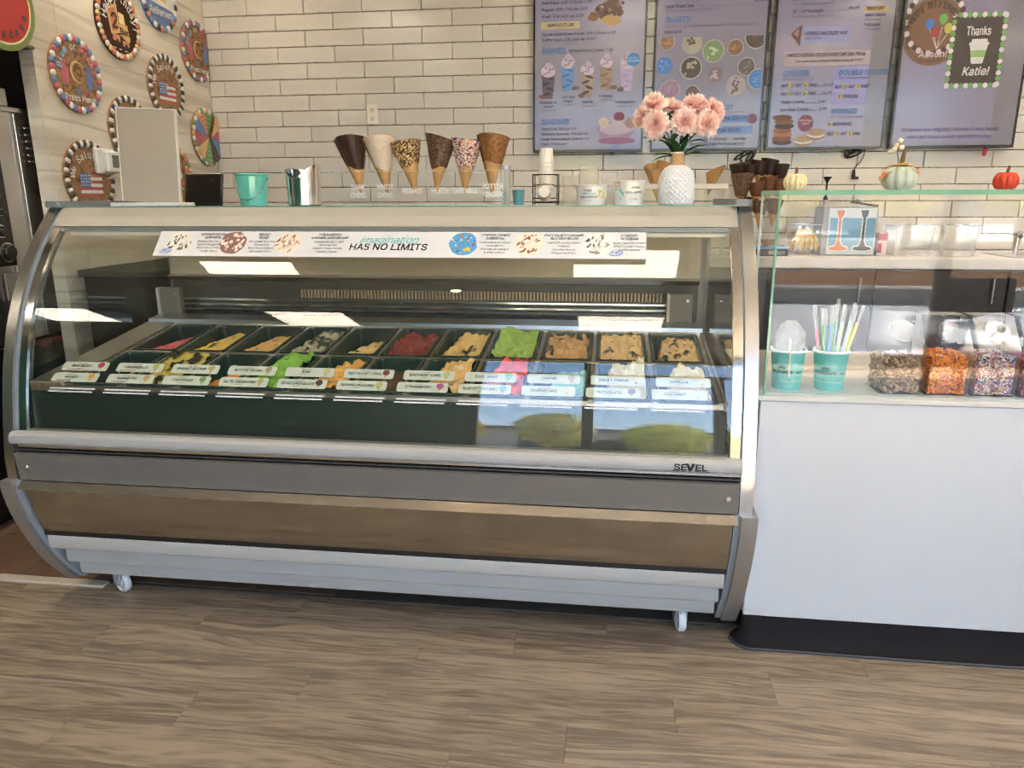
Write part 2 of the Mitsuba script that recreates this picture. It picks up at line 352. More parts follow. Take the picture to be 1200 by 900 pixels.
for i, x in enumerate((-.83, 1.53, 2.69)):  # out of view, placed to give the warm spots mirrored in the screens
    k = thing('unseen_pendant_lamp', 'small glowing pendant bulb on a black cord, out of view, %s of three' % ('leftmost', 'middle', 'rightmost')[i], 'pendant lamp', 'pendant bulbs')
    part(k, 'cord', shape([(cyl((x, 1, 2.68), (x, 1, 2.9), .004, 8), L(20, 20, 20)), (cyl((x, 1, 2.66), (x, 1, 2.71), .018, 12), L(20, 20, 20))]))
    part(k, 'bulb', {**mikit.ply(ball(x, 1, 2.632, .03, 2), 'm_ceiling'), 'emitter': {'type': 'area', 'radiance': rgb(BULB)}})

# ------------------------------------------------------------------ behind the camera: bench, bag; outside the shop window
k = thing('bench', 'long black bench along the teal wall', 'bench')
part(k, 'seat', shape([(box(-5.4, -1.3, -1.87, -1.35, .42, .5, .02), L(26, 26, 28))]))
part(k, 'back_cushion', shape([(box(-5.4, -1.3, -1.93, -1.83, .5, .72, .02), L(26, 26, 28))]))
part(k, 'base', shape([(box(-5.35, -1.35, -1.85, -1.43, 0, .42), L(34, 34, 36))]))
k = thing('shopping_bag', 'black shopping bag with white dots on the bench', 'bag')
bm = loft([rring(.36, .15, .02, z=0), rring(.40, .17, .02, z=.2), rring(.34, .10, .02, z=.34)], (True, False))
part(k, 'bag_body', shape([(mv(bm, -2.25, -1.57, .501), L(16, 16, 17))]))
dots = [P(flat(disc(0, 0, .013, 4)), (-2.25 + dx, -1.59 + .087, .5 + dz)) for dx in np.arange(-.15, .16, .06) for dz in (.06, .13, .2)]
part(k, 'dots', shape([(mv(trimesh.util.concatenate(dots), 0, .004, 0), L(225, 225, 225))], smooth=False, angle=0), kind='stuff')
for s in (-.04, .05):
    a = np.linspace(0, np.pi, 16)
    part(k, 'handle', shape([(tube(np.stack([-2.25 + .09 * np.cos(a), np.full(16, -1.59 + s), .835 + .12 * np.sin(a)], 1), .006, 6), L(16, 16, 17))]))
# outside
struct('ground_paving', mikit.ply(box(-30, 30, -9.0, YF - .1, -.25, -.02), 'm_concrete'), 'pale concrete paving outside the shop window', 'ground')
struct('ground_asphalt', mikit.ply(box(-60, 60, -70, -9.0, -.25, -.06), 'm_asphalt'), 'grey parking lot outside', 'ground')
struct('ground_lot_edge', mikit.ply(box(-60, 60, -34, -20, -.06, -.03), 'm_concrete'), 'bright strip of paving across the lot', 'ground')
mb = trimesh.creation.box((1, 1, 1))
gx, gy = np.meshgrid(np.linspace(-14, 16, 120), np.linspace(-8.3, -5.93, 30)); gz = .14 + .05 * meshkit.fbm(np.stack([gx * 4, gy * 4, gx * 0], -1), 3, 5)
def gridmesh(X, Y, Z):
    n, m = X.shape; V = np.stack([X, Y, Z], -1).reshape(-1, 3); i = np.arange(n - 1)[:, None] * m + np.arange(m - 1)[None]
    i = i.ravel(); return trimesh.Trimesh(V, np.vstack([np.stack([i, i + 1, i + m + 1], 1), np.stack([i, i + m + 1, i + m], 1)]), process=False)
k = thing('mulch_bed', 'raised bed of dark bark mulch outside the window', 'planting bed')
part(k, 'mulch', mikit.ply(gridmesh(gx, gy, gz), 'm_mulch', smooth=True), kind='stuff')
part(k, 'kerb', shape([(box(-14, 16, -5.95, -5.72, -.05, .20, .02), L(120, 128, 130))]))
GR = np.random.default_rng(5)
for i in range(9):
    gx0, gy0 = -3 + i * 1.15 + GR.uniform(-.2, .2), GR.uniform(-7.6, -6.6)
    k = thing('grass_tuft', 'pale dry grass tuft in the mulch bed, %s of the row seen from indoors' % ('ninth', 'eighth', 'seventh', 'sixth', 'fifth', 'fourth', 'third', 'second', 'first')[i], 'grass tuft', 'grass tufts in the mulch bed')
    bl = []
    for j in range(16):
        a, t = GR.uniform(0, 6.28), GR.uniform(.15, .6); h = GR.uniform(.15, .3)
        s = np.linspace(0, 1, 5)
        bl.append(tube(np.stack([gx0 + math.cos(a) * t * s ** 1.5 * .4, gy0 + math.sin(a) * t * s ** 1.5 * .5, .205 + h * s], 1), .012 * (1.05 - s), 4))
    part(k, 'blades', shape([(trimesh.util.concatenate(bl), L(214, 206, 160))]), kind='stuff')
def table_set(tx, ty, lab, tz=-.02):
    k = thing('patio_table', lab, 'table')
    part(k, 'table_top', shape([(mv(lathe([(0, .715), (.37, .715), (.38, .725), (.38, .735), (.37, .745), (0, .745)], 40), tx, ty, tz + .02), L(40, 42, 46))], 'm_gloss'))
    part(k, 'pole', shape([(cyl((tx, ty, .02), (tx, ty, .73 + tz), .03), L(24, 24, 26))]))
    part(k, 'base', shape([(mv(lathe([(0, 0), (.26, 0), (.26, .012), (.05, .04), (0, .04)], 32), tx, ty, tz), L(24, 24, 26))]))
def chair(cx, cy, deg, lab, tz=-.02):
    k = thing('patio_chair', lab, 'chair')
    C = L(24, 24, 26)
    def q(m): return mv(rot(m, deg), cx, cy, tz)
    part(k, 'seat', shape([(q(box(-.22, .22, -.22, .22, .44, .47, .01)), C)]))
    part(k, 'backrest', shape([(q(box(-.22, .22, .2, .225, .62, .86, .008)), C)]))
    for sx in (-1, 1):
        for sy in (-1, 1):
            part(k, 'leg', shape([(q(cyl((sx * .2, sy * .2, 0), (sx * .2, sy * .21, .45 if sy < 0 else .86), .013, 8)), C)]))
table_set(4.6, -4.3, 'round dark patio table outside, beyond the window')
table_set(2.08, .60, 'round dark cafe table indoors, right of the camera', 0)
chair(2.12, -.25, 180, 'black chair indoors at the round cafe table', 0)
chair(5.4, -4.3, -80, 'black patio chair beyond the round table')
k = thing('awning_post', 'dark square post of the porch outside', 'post')
part(k, 'shaft', shape([(box(1.32, 1.47, -5.3, -5.15, -.02, 3.4, .01), L(34, 33, 34))])); part(k, 'foot', shape([(box(1.27, 1.52, -5.35, -5.1, -.02, .05, .01), L(34, 33, 34))]))
def tree(x, y, h, r, col, lab, seed):
    k = thing('street_tree', lab, 'tree')
    g = np.random.default_rng(seed)
    part(k, 'trunk', shape([(tube([(x, y, -.06), (x + .05, y, h * .4), (x - .03, y + .05, h * .8)], [.12, .09, .04], 8), L(84, 70, 56))]))
    n = 1100
    d = g.normal(size=(n, 3)); d /= np.linalg.norm(d, axis=1, keepdims=True); d *= (g.uniform(.3, 1, (n, 1)) ** .5) * [r, r, h * .4]
    ctr = d + [x, y, h * .6]; a = g.normal(size=(n, 3)); a /= np.linalg.norm(a, axis=1, keepdims=True); b_ = np.cross(a, g.normal(size=(n, 3))); b_ /= np.linalg.norm(b_, axis=1, keepdims=True)
    V = np.stack([ctr - a * .16, ctr - b_ * .07, ctr + a * .16, ctr + b_ * .07], 1).reshape(-1, 3); o = np.arange(n)[:, None] * 4
    F = np.vstack([o + [0, 1, 2], o + [0, 2, 3]]); C = np.repeat(np.array(col) * g.uniform(.65, 1.3, (n, 1)), 4, 0)
    part(k, 'foliage', mikit.ply((V, F), 'm_matte', color=np.clip(C, 0, 1)), kind='stuff')
YG = L(240, 220, 120)
for i, (x, y, h, r, c) in enumerate([(-4.4, -16, 3.0, 1.2, YG), (-1.4, -17, 3.2, 1.2, L(238, 226, 150)), (1.6, -15.5, 2.4, 1.2, L(236, 232, 130)), (4.4, -17, 2.8, 1.2, L(238, 228, 134)), (7.4, -16, 3.2, 1.3, YG), (11, -18, 3.2, 1.4, L(214, 210, 120))]):
    tree(x, y, h, r, c, ['yellowing tree across the lot, leftmost', 'sparse tree behind the kerb left of the door', 'low bushy yellow-green tree facing the door', 'yellow-green tree right of the bushy one', 'yellow tree far to the right', 'olive tree farthest right'][i], 40 + i)
k = thing('shop_building', 'low beige building across the parking lot', 'building')
part(k, 'wall', shape([(box(-40, 50, -56, -48, -.1, 3.6), L(206, 196, 178))], 'm_matte')); part(k, 'roof', shape([(box(-40.3, 50.3, -56.3, -47.7, 3.6, 4.1), L(120, 112, 104))], 'm_matte'))
for i in range(12): part(k, 'window', shape([(box(-34 + i * 7, -30 + i * 7, -48.02, -47.9, .6, 2.6), L(60, 72, 84))], 'm_gloss'))
for i, (x, c, lab) in enumerate(((-6.5, L(60, 64, 72), 'dark grey parked car across the lot'), (.6, L(30, 32, 36), 'black parked car out of view, giving the dark shape mirrored low in the glass'), (7.2, L(214, 214, 214), 'white parked car to the right'))):  # black car out of view, stands where the glass mirrors a dark shape
    k = thing('car', lab, 'car'); y = -23
    prof = sg.Polygon([(-2.1, .3), (-2.1, .8), (-1.3, .95), (-.7, 1.45), (.9, 1.45), (1.5, .95), (2.1, .85), (2.15, .35)]).buffer(.06, quad_segs=2)
    m = ext(prof, 1.7); v, f = arr(m); m = trimesh.Trimesh(np.stack([v[:, 0] + x, v[:, 2] + y - .85, v[:, 1] - .06], 1), f, process=False); m.invert()
    part(k, 'body', shape([(m, c)], 'm_gloss'))
    for wx in (-1.3, 1.35):
        for wy in (-.8, .8): part(k, 'wheel', shape([(cyl((x + wx, y + wy - .1, .27), (x + wx, y + wy + .1, .27), .32, 20), L(22, 22, 22))]))
    part(k, 'window', shape([(box(x - .75, x + .9, y + .87, y + .93, .92, 1.3, .02), L(30, 38, 44))], 'm_gloss'))
# ------------------------------------------------------------------ the curved ice cream display case
GC = [0.64130436, -1.13278633, 0.83034762, 1.72375221]
def gl(z): return np.polyval(GC, z)
def dgl(z): return np.polyval(np.polyder(GC), z)
CX0, CX1 = -1.826, .405
GREY, SILV, DARK = L(106, 103, 98), L(168, 170, 172), L(24, 24, 25)
case = thing('ice_cream_display_case', 'long curved-glass ice cream display case on white casters with silver ends', 'display case')
zz = np.linspace(.60, 1.312, 40)
outer = [(1.936, .487), (1.936, .55)] + [(gl(z) - .01, z) for z in zz]
inner = [(gl(z) + .055 - .012 * (z - .6), z - .02) for z in zz[::-1]] + [(1.995, .487)]
low_o = [(1.912, .488), (1.920, .43), (1.938, .362), (1.962, .30), (1.991, .237), (2.028, .17), (2.067, .115), (2.113, .056)]
low_i = [(2.150, .056), (2.128, .115), (2.100, .17), (2.072, .237), (2.052, .3), (2.038, .362), (2.026, .43), (2.018, .488)]
def smooth_curve(pts, n=40):
    pts = np.array(pts); t = np.r_[0, np.cumsum(np.linalg.norm(np.diff(pts, axis=0), axis=1))]
    from scipy.interpolate import CubicSpline
    s = np.linspace(0, t[-1], n); return np.stack([CubicSpline(t, pts[:, 0])(s), CubicSpline(t, pts[:, 1])(s)], 1).tolist()
for x0, x1, side in ((CX0, CX0 + .033, 1), (CX1 - .036, CX1, -1)):
    k = part(case, 'end_frame', shape([(ext_x(outer + inner, x0, x1), SILV)], 'm_steel'), label='curved brushed steel end frame')
    xi = x1 if side > 0 else x0                   # grey plastic liner on the inner side
    a, b = (xi, xi + .014) if side > 0 else (xi - .008, xi)
    part(case, 'end_liner', shape([(ext_x([(y + .012, z) for y, z in outer] + inner, a, b), L(120, 130, 138))], 'm_paint'))
    a, b = (x0 - .012, x1 - .004) if side > 0 else (x0 + .004, x1 + .012)
    part(case, 'lower_end_frame', shape([(ext_x(smooth_curve(low_o) + smooth_curve(low_i), a, b), SILV)], 'm_satin'))
    a, b = (x1 - .004, x1 + .016) if side > 0 else (x0 - .012, x0 + .004)
    part(case, 'lower_end_liner', shape([(ext_x([(y + .014, z) for y, z in smooth_curve(low_o)] + smooth_curve(low_i), a, b), L(138, 146, 152))], 'm_paint'))
    ya, yb = (2.262, 2.72) if side > 0 else (2.262, 2.72)
    arm = ext(rect(x0 - .002, ya, x1 + .022 if side > 0 else x1 - .0, yb, .015), .02, 1.300)
    if side < 0: arm = ext(rect(x0 - .02, ya, x1, yb, .015), .02, 1.300)
    part(case, 'top_arm', shape([(arm, L(118, 122, 124))], 'm_paint'))
    xs = CX0 + .05 if side > 0 else CX1 - .065
    part(case, 'side_panel', shape([(ext_x([(1.965, .6)] + [(y + .025, max(z, .082)) for y, z in smooth_curve(low_o)] + [(3.02, .082), (3.02, .6)], x0 + .004, x1 - .004), L(96, 98, 100))], 'm_paint'))
    pl = np.array([(gl(z) + .012, z) for z in np.linspace(.64, 1.28, 24)] + [(2.86, 1.28), (2.86, .64)])
    m = flat(sg.Polygon(pl)); v, f = arr(m)
    part(case, 'side_glass', mikit.ply(trimesh.Trimesh(np.stack([np.full(len(v), xs), v[:, 0], v[:, 1]], 1), f, process=False), 'm_glass'))
# header, lamp channel, glass top
hx0, hx1 = -1.778, .362
hz = np.linspace(1.243, 1.300, 8)
part(case, 'header', shape([(ext_x([(gl(z) - .012, z) for z in hz] + [(2.30, 1.300), (2.30, 1.243)], hx0, hx1), L(186, 178, 164))], 'm_paint'), label='cream painted header bar')
part(case, 'lamp_channel', shape([(box(hx0, hx1, 2.232, 2.34, 1.226, 1.2425, .002), L(150, 152, 150)), (box(hx0 + .05, hx1 - .03, 2.236, 2.26, 1.212, 1.226, .002), L(214, 208, 194))], 'm_paint'))
part(case, 'glass_top', mikit.ply(P(flat(rect(hx0, 2.25, hx1, 2.80)), (0, 0, 1.3012), (1, 0, 0), (0, 1, 0)), 'm_glass'))
part(case, 'glass_top_edge', shape([(box(hx0, hx1, 2.247, 2.2505, 1.300, 1.304), L(112, 150, 138))], 'm_gloss'))
part(case, 'top_shelf', shape([(box(hx0, hx1, 2.30, 2.325, 1.284, 1.298), L(190, 186, 176)), (box(hx0, hx1, 2.74, 2.80, 1.284, 1.298), L(190, 186, 176))], 'm_paint'))
# curved front glass and its trims
gz = np.linspace(.641, 1.2425, 48)
gx0, gx1 = -1.750, .338
V = np.array([(x, gl(z), z) for z in gz for x in (gx0, gx1)]); F = []
for i in range(47): F += [[2 * i, 2 * i + 1, 2 * i + 3], [2 * i, 2 * i + 3, 2 * i + 2]]
part(case, 'front_glass', mikit.ply((V, np.array(F)), 'm_glass', smooth=True))
for a, b in ((gx0 - .024, gx0), (gx1, gx1 + .026)):
    z2 = np.linspace(.641, 1.2425, 30)
    part(case, 'glass_trim', shape([(ext_x([(gl(z) - .006, z) for z in z2] + [(gl(z) + .012, z) for z in z2[::-1]], a, b), SILV)], 'm_chrome'), label='narrow polished strip along the glass')
part(case, 'glass_seal', shape([(box(gx0, gx1, 1.955, 1.985, .634, .644, .002), L(120, 122, 118))], 'm_paint'))
# bumper, trims, fascia, polished panel, louvres
bz = [(1.934, .604), (1.925, .612), (1.923, .622), (1.926, .634), (1.936, .6425), (1.955, .6425), (1.955, .604)]
bump = part(case, 'bumper_rail', shape([(ext_x(bz, -1.790, .368), L(172, 171, 168))], 'm_paint'), label='rounded pale bumper rail')
s = sum([[(P(txt('SEVEL', .017, True, cx=0, sx=1.25, z=.0005), (.232, 1.9224, .6145), (1, 0, 0), (0, -.05, 1)), L(20, 20, 20))], [(P(flat(rect(-.052, -.004, -.012, -.0022)), (.232, 1.9224, .6145)), L(20, 20, 20)), (P(flat(rect(.012, -.004, .052, -.0022)), (.232, 1.9224, .6145)), L(20, 20, 20))], [(P(flat(sg.Polygon([(-.012, .019), (0, -.006), (.012, .019), (.006, .019), (0, .004), (-.006, .019)])), (.230, 1.9222, .6145)), L(20, 20, 20))]], [])
part(bump, 'lettering', shape(s, 'm_paint', angle=0, smooth=False))
part(case, 'bumper_trim', shape([(box(-1.77, .365, 1.932, 1.945, .596, .6035, .001), SILV)], 'm_chrome'))
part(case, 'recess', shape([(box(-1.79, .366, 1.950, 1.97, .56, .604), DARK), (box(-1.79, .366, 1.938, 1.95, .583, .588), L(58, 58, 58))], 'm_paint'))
fas = part(case, 'fascia_panel', shape([(ext_x([(1.934, .489), (1.928, .576), (1.940, .578), (1.95, .489)], -1.784, .366), GREY)], 'm_paint'), label='flat grey fascia panel')
for x, z in ((-1.752, .533), (.337, .533)):
    part(fas, 'screw', shape([(P(mv(lathe([(0, .004), (.005, .0035), (.0075, .001), (.0075, -.002), (0, -.002)], 16), 0, 0, 0), (x, 1.9295, z)), SILV)], 'm_chrome'))
part(case, 'bright_strip', shape([(ext_x([(1.909, .466), (1.929, .487), (1.945, .487), (1.945, .464)], -1.778, .364), SILV)], 'm_chrome'), label='bright polished metal strip')
pp = smooth_curve([(1.932, .462), (1.944, .41), (1.957, .36), (1.975, .315), (1.998, .275)], 24)
V = np.array([(x, y, z) for y, z in pp for x in (-1.770, .355)]); F = []
for i in range(23): F += [[2 * i, 2 * i + 3, 2 * i + 1], [2 * i, 2 * i + 2, 2 * i + 3]]
part(case, 'kick_panel', mikit.ply((V, np.array(F)), 'm_mirror', smooth=True), label='mirror-polished lower panel reflecting the floor')
for i, (y0, z0, z1, xa, xb) in enumerate(((1.984, .226, .296, -1.768, .352), (2.046, .146, .226, -1.766, .350), (2.096, .078, .148, -1.764, .348))):
    c = [(y0 + .020, z0), (y0 + .009, z0 + .004), (y0 + .003, z0 + .012), (y0, (z0 + z1) / 2), (y0 + .002, z1 - .012), (y0 + .007, z1 - .005), (y0 + .016, z1)]
    part(case, 'louvre', shape([(ext_x(c + [(y0 + .05, z1), (y0 + .05, z0)], xa, xb), L(188, 185, 179))], 'm_paint'))
part(case, 'underbody', shape([(box(-1.785, .365, 2.15, 3.0, .082, .56), DARK), (box(-1.785, .365, 2.03, 2.15, .215, .56), DARK), (box(-1.785, .365, 1.985, 2.03, .28, .56), DARK)], 'm_paint'))
part(case, 'back_panel', shape([(box(-1.79, .37, 2.86, 3.02, .08, 1.284), L(150, 146, 138))], 'm_paint'))
for x, y, a in ((-1.645, 2.140, 62), (.253, 2.135, 8), (-1.645, 2.85, 70), (.253, 2.85, 20)):
    w = lathe([(0, .011), (.010, .011), (.012, .008), (.026, .008), (.030, .012), (.036, .011), (.0385, .005), (.0385, -.005), (.036, -.011), (.030, -.012), (.026, -.008), (.012, -.008), (.010, -.011), (0, -.011)], 28)
    w = rot(rot(w, 90, (0, 1, 0)), a)
    c = part(case, 'caster', shape([(mv(w, x, y, .0387), L(222, 226, 230))], 'm_paint'), label='white caster wheel')
    fk = [box(-.018, -.0135, -.012, .03, .03, .084), box(.0135, .018, -.012, .03, .03, .084), box(-.02, .02, -.02, .035, .08, .09), rot(cyl((0, 0, -.021), (0, 0, .021), .006, 12), 90, (0, 1, 0), (0, 0, 0))]
    fk[3] = mv(fk[3], 0, 0, .0387)
    part(c, 'fork', shape([(mv(rot(q, a), x, y, 0), L(160, 164, 168)) for q in fk], 'm_paint'))
# inside: bed of pans, ledges, back
SL = .134; ang = math.atan(SL)
def bedz(y): return .862 - SL * (2.6 - y)
def on_bed(m):
    """Local x, y (down-slope measured from y = 2.6 towards the front as negative), z above the bed."""
    v, f = arr(m); c, s_ = math.cos(ang), math.sin(ang)
    return trimesh.Trimesh(np.stack([v[:, 0], 2.6 + v[:, 1] * c - v[:, 2] * s_, .862 + v[:, 1] * s_ + v[:, 2] * c], 1), f, process=False)
PX0, PPX = -1.625, .176
TUB_SHADE = L(46, 62, 58)  # green-tinted shade on the steel tubs, put into the colour
STL = L(150, 142, 128)
part(case, 'pan_rail', shape([(on_bed(box(PX0, PX0 + 11 * PPX, -.318, -.300, -.006, .004, .001)), STL)], 'm_steel'), label='steel rail between the two rows of tubs')
part(case, 'pan_rail', shape([(on_bed(box(PX0, PX0 + 11 * PPX, -.001, .02, -.006, .006, .001)), STL)], 'm_steel'))
for i in range(12): part(case, 'pan_divider', shape([(on_bed(box(PX0 + i * PPX - .0065, PX0 + i * PPX + .0065, -.612, 0, -.008, .002, .0006)), STL)], 'm_steel'))
part(case, 'front_ledge', shape([(ext_x([(1.988, .780), (2.012, .784), (2.012, .74), (1.988, .766)], -1.742, .328), L(168, 152, 132))], 'm_steel'), label='steel ledge in front of the tubs')
part(case, 'front_liner', shape([(ext_x([(1.990, .766), (1.9955, .766), (1.998, .644), (1.978, .644)], -1.742, .328), L(30, 36, 35))], 'm_paint'))
part(case, 'well', shape([(box(-1.742, .328, 2.02, 2.72, .60, .61), TUB_SHADE)], 'm_paint'))
for a, b in ((-1.742, PX0 - .007), (PX0 + 11 * PPX + .007, .328)): part(case, 'side_ledge', shape([(on_bed(box(a, b, -.62, .0, -.02, .010, .002)), STL)], 'm_steel'))
part(case, 'rear_sill', shape([(ext_x([(2.605, .855), (2.612, .882), (2.70, .89), (2.70, .84)], -1.742, .328), STL)], 'm_steel'))
part(case, 'rear_panel', shape([(box(-1.742, .328, 2.80, 2.81, .84, 1.03), L(66, 63, 56))], 'm_paint'))
part(case, 'upper_rear_panel', shape([(box(-1.742, .328, 2.795, 2.81, 1.035, 1.28), L(164, 152, 130))], 'm_paint'))
rb = [(2.780, 1.012), (2.764, 1.028), (2.796, 1.036), (2.80, 1.012)]
part(case, 'rear_rail', shape([(ext_x(rb, -1.742, .328), STL)], 'm_steel'))
for i, z in enumerate((.936, .915, .895)): part(case, 'rear_bar', shape([(box(-1.70, .30, 2.782, 2.80, z - .004, z + .004, .001), STL)], 'm_chrome'))
sl = [box(x, x + .007, 2.788, 2.80, .946, .978) for x in np.arange(-1.2, .2, .0135)]
part(case, 'vent_grille', shape([(trimesh.util.concatenate(sl), L(190, 160, 124))], angle=0, smooth=False), kind='stuff', label='row of narrow vent fins')
for x in (-1.715, .245):
    b = part(case, 'corner_post', shape([(box(x - .03, x + .055, 2.70, 2.73, .80, .99, .002), L(104, 98, 88)), (box(x - .036, x - .026, 2.69, 2.735, .80, .99, .001), L(190, 184, 170))], 'm_paint'))
    part(b, 'screw', shape([(P(lathe([(0, .004), (.005, .003), (.006, 0), (0, 0)], 12), (x + .036, 2.699, .965)), SILV)], 'm_chrome'))
# hanging sign across the top of the glass
sg_t = np.array([0, dgl(1.2), 1.0]); sg_t /= np.linalg.norm(sg_t)
SO = np.array([0, gl(1.156) - .016, 1.156]); sx0, sx1, sh = -1.39, .103, .094
sign = thing('flavor_sign', 'long white printed sign with six scoops across the top of the curved glass', 'sign')
pan = ext(rect(sx0, 0, sx1, sh), .003)
part(sign, 'board', shape([(P(pan, SO, (1, 0, 0), sg_t), L(226, 224, 222))], 'm_paint'))
def signP(m, z=.0036): return P(mv(m, 0, 0, z), SO, (1, 0, 0), sg_t)
sc = [(-1.315, (L(236, 230, 216), L(60, 46, 44)), 0), (-1.142, (L(140, 98, 84), L(232, 214, 198)), 1), (-.965, (L(238, 228, 206), L(178, 92, 60)), 2), (-.427, (L(88, 162, 210), L(206, 224, 232)), 3), (-.232, (L(238, 226, 206), L(150, 84, 44)), 4), (-.032, (L(236, 232, 222), L(52, 44, 42)), 5)]
for x, (c1, c2), sd in sc:
    g = np.random.default_rng(100 + sd); items = [(signP(flat(blob(x, .05, .042, .06, 32, sd))), c1)]
    for j in range(26):
        a, r = g.uniform(0, 6.28), .036 * math.sqrt(g.uniform(0, 1)); cc = c2 if sd not in (3,) else [L(206, 224, 232), L(236, 196, 80), L(220, 110, 70), L(60, 130, 190)][j % 4]
        if sd in (0, 2, 4, 5):
            m = flat(ell(x + r * math.cos(a), .05 + r * math.sin(a) * .95, g.uniform(.003, .010), g.uniform(.0015, .003), 60 + g.uniform(-45, 45)))
        else: m = flat(blob(x + r * math.cos(a), .05 + r * math.sin(a), g.uniform(.003, .0065), .3, 10, j))
        items.append((signP(m, .0041 + j * 1e-5), jit(cc, .12)))
    for j in range(7):
        m = flat(ell(x + g.uniform(-.02, .02), .05 + g.uniform(-.024, .024), .016, .0022, 35 + g.uniform(-25, 25))); items.append((signP(m, .0044 + j * 1e-5), (np.array(c1) * g.uniform(.8, 1.0)).tolist()))
    part(sign, 'scoop_picture', shape(items, 'm_paint', angle=0, smooth=False), kind='stuff')
TXC = L(52, 50, 54); TEALT = L(96, 186, 186)
tx = []
def st(s, h, x, y, c=TXC, bold=False, maxw=None, shear=0): tx.append((signP(txt(s, h, bold, cx=x, y=y, maxw=maxw, shear=shear), .0038), c))
for x, t1, body in ((-1.212, ('COOKIE DOUGH', 'SURPRISE'), ('Birthday Cake Ice Cream', 'Cookie Dough Pieces', 'OREO Cookie Pieces', 'Fudge Sauce')),
                    (-1.047, ('ROCKY', 'ROAD'), ('Chocolate Ice Cream', 'Mixed Nuts', 'Mini Marshmallows', 'Chocolate Chips')),
                    (-.838, ('STRAWBERRY', 'CARAMEL CHEESECAKE'), ('Cheesecake Ice Cream', 'Strawberries', 'Graham Cracker Crumbs', 'Caramel Sauce')),
                    (-.333, ('COTTON CANDY', 'CARNIVAL'), ('Cotton Candy Ice Cream', "Mini M&M'S", 'Mini Marshmallows', 'Waffle Cookie')),
                    (-.131, ('CHOCOLATE CARAMEL', 'BUTTER PECAN'), ('Butter Pecan Ice Cream', 'Pecans', 'Caramel Sauce', 'Chocolate Chips')),
                    (.054, ('COOKIES', "'N CREAM"), ('Sweet Cream Ice Cream', 'OREO Cookie Pieces', 'Waffle Cookie'))):
    st(t1[0], .0078, x, .078, L(40, 36, 50), True, .116, .18); st(t1[1], .0078, x, .066, L(40, 36, 50), True, .116, .18)
    for i, b in enumerate(body): st(b, .0066, x, .052 - i * .0122, TXC, False, .092, .15)
st('HAS NO LIMITS', .0225, -.652, .026, L(44, 38, 40), True, .285, .12)
st('imagination', .024, -.655, .052, TEALT, False, .30, .45)
for x in (-1.352, .018):
    tx.append((signP(flat(ell(x, .018, .020, .009, 8)), .0046), L(70, 96, 170))); tx.append((signP(flat(ell(x, .018, .0175, .007, 8)), .0048), L(226, 230, 240)))
    tx.append((signP(txt('OREO', .007, True, cx=x, y=.0145), .005), L(60, 90, 170)))
part(sign, 'lettering', shape(tx, 'm_paint', angle=0, smooth=False), kind='stuff')

# tubs and ice cream
def pan_mesh():
    w, d = .158, .288
    R = [rring(w, d, .018, z=0.002), rring(w, d, .018, z=.005), rring(w - .016, d - .016, .014, z=.005), rring(w - .022, d - .022, .014, z=-.004), rring(w - .034, d - .034, .02, z=-.112), rring(w - .05, d - .05, .02, z=-.116)]
    return loft(R, (False, True))
panm = pan_mesh()
def ice_mesh(fl, fb, cut, rough, seed, over=0.0, nx=30, ny=54):
    """Ice cream in a tub: level fl at the front, fb at the back (m below the rim, negative), scooped away left of cut (0..1)."""
    u, v = np.meshgrid(np.linspace(0, 1, nx), np.linspace(0, 1, ny))
    n1 = meshkit.fbm(np.stack([u * 4 + seed, v * 6, u * 0 + seed], -1), 4, seed); n2 = meshkit.fbm(np.stack([u * 14, v * 7 + seed, u * 0], -1), 3, seed + 3)
    rid = np.abs(np.sin((u * 3.5 + n1 * 2.2 + v * 1.2) * 3.1))
    h = fl + (fb - fl) * v ** 1.2 + rough * ((n1 - .5) * 1.3 + (n2 - .5) * .35 + (rid - .5) * .25)
    edge = np.clip((u - cut - (n1 - .5) * .35 - (v - .3) * .25) / .10, 0, 1)
    h = -.115 + (h + .115) * edge if cut > 0 else h
    h = np.clip(h, -.1145, .055)
    h += over * np.exp(-((v - .05) / .1) ** 2 - ((u - .6) / .3) ** 2)
    t = np.clip((-h) / .112, 0, 1)
    w, d = .136 - .012 * t, .266 - .012 * t
    rr = np.abs(2 * u - 1) ** 6; rv = np.abs(2 * v - 1) ** 10
    X = (u - .5) * w * (1 - .03 * rv); Y = (v - .5) * d * (1 - .02 * rr)
    n, m = X.shape; V = np.stack([X, Y, h], -1).reshape(-1, 3); i = (np.arange(n - 1)[:, None] * m + np.arange(m - 1)[None]).ravel()
    F = np.vstack([np.stack([i, i + 1, i + m + 1], 1), np.stack([i, i + m + 1, i + m], 1)])
    keep = (V[F][:, :, 2] > -.114).any(1); F = F[keep]
    used = np.unique(F); mp = -np.ones(len(V), int); mp[used] = np.arange(len(used))
    return trimesh.Trimesh(V[used], mp[F], process=False), n1.ravel()[used], n2.ravel()[used]
FL = ['raspberry', 'limoncello', 'peanut butter', 'butter pecan', 'rum', 'red velvet', 'birthday cake', 'mint', 'coffee', 'sweet cream', 'vanilla']
FL2 = ['mango', 'amaretto', 'orange', 'pistachio', 'caramel', 'dark chocolate', 'banana pudding', 'strawberry', 'cotton candy', 'cheesecake', 'coconut']
CH = L(44, 32, 26)
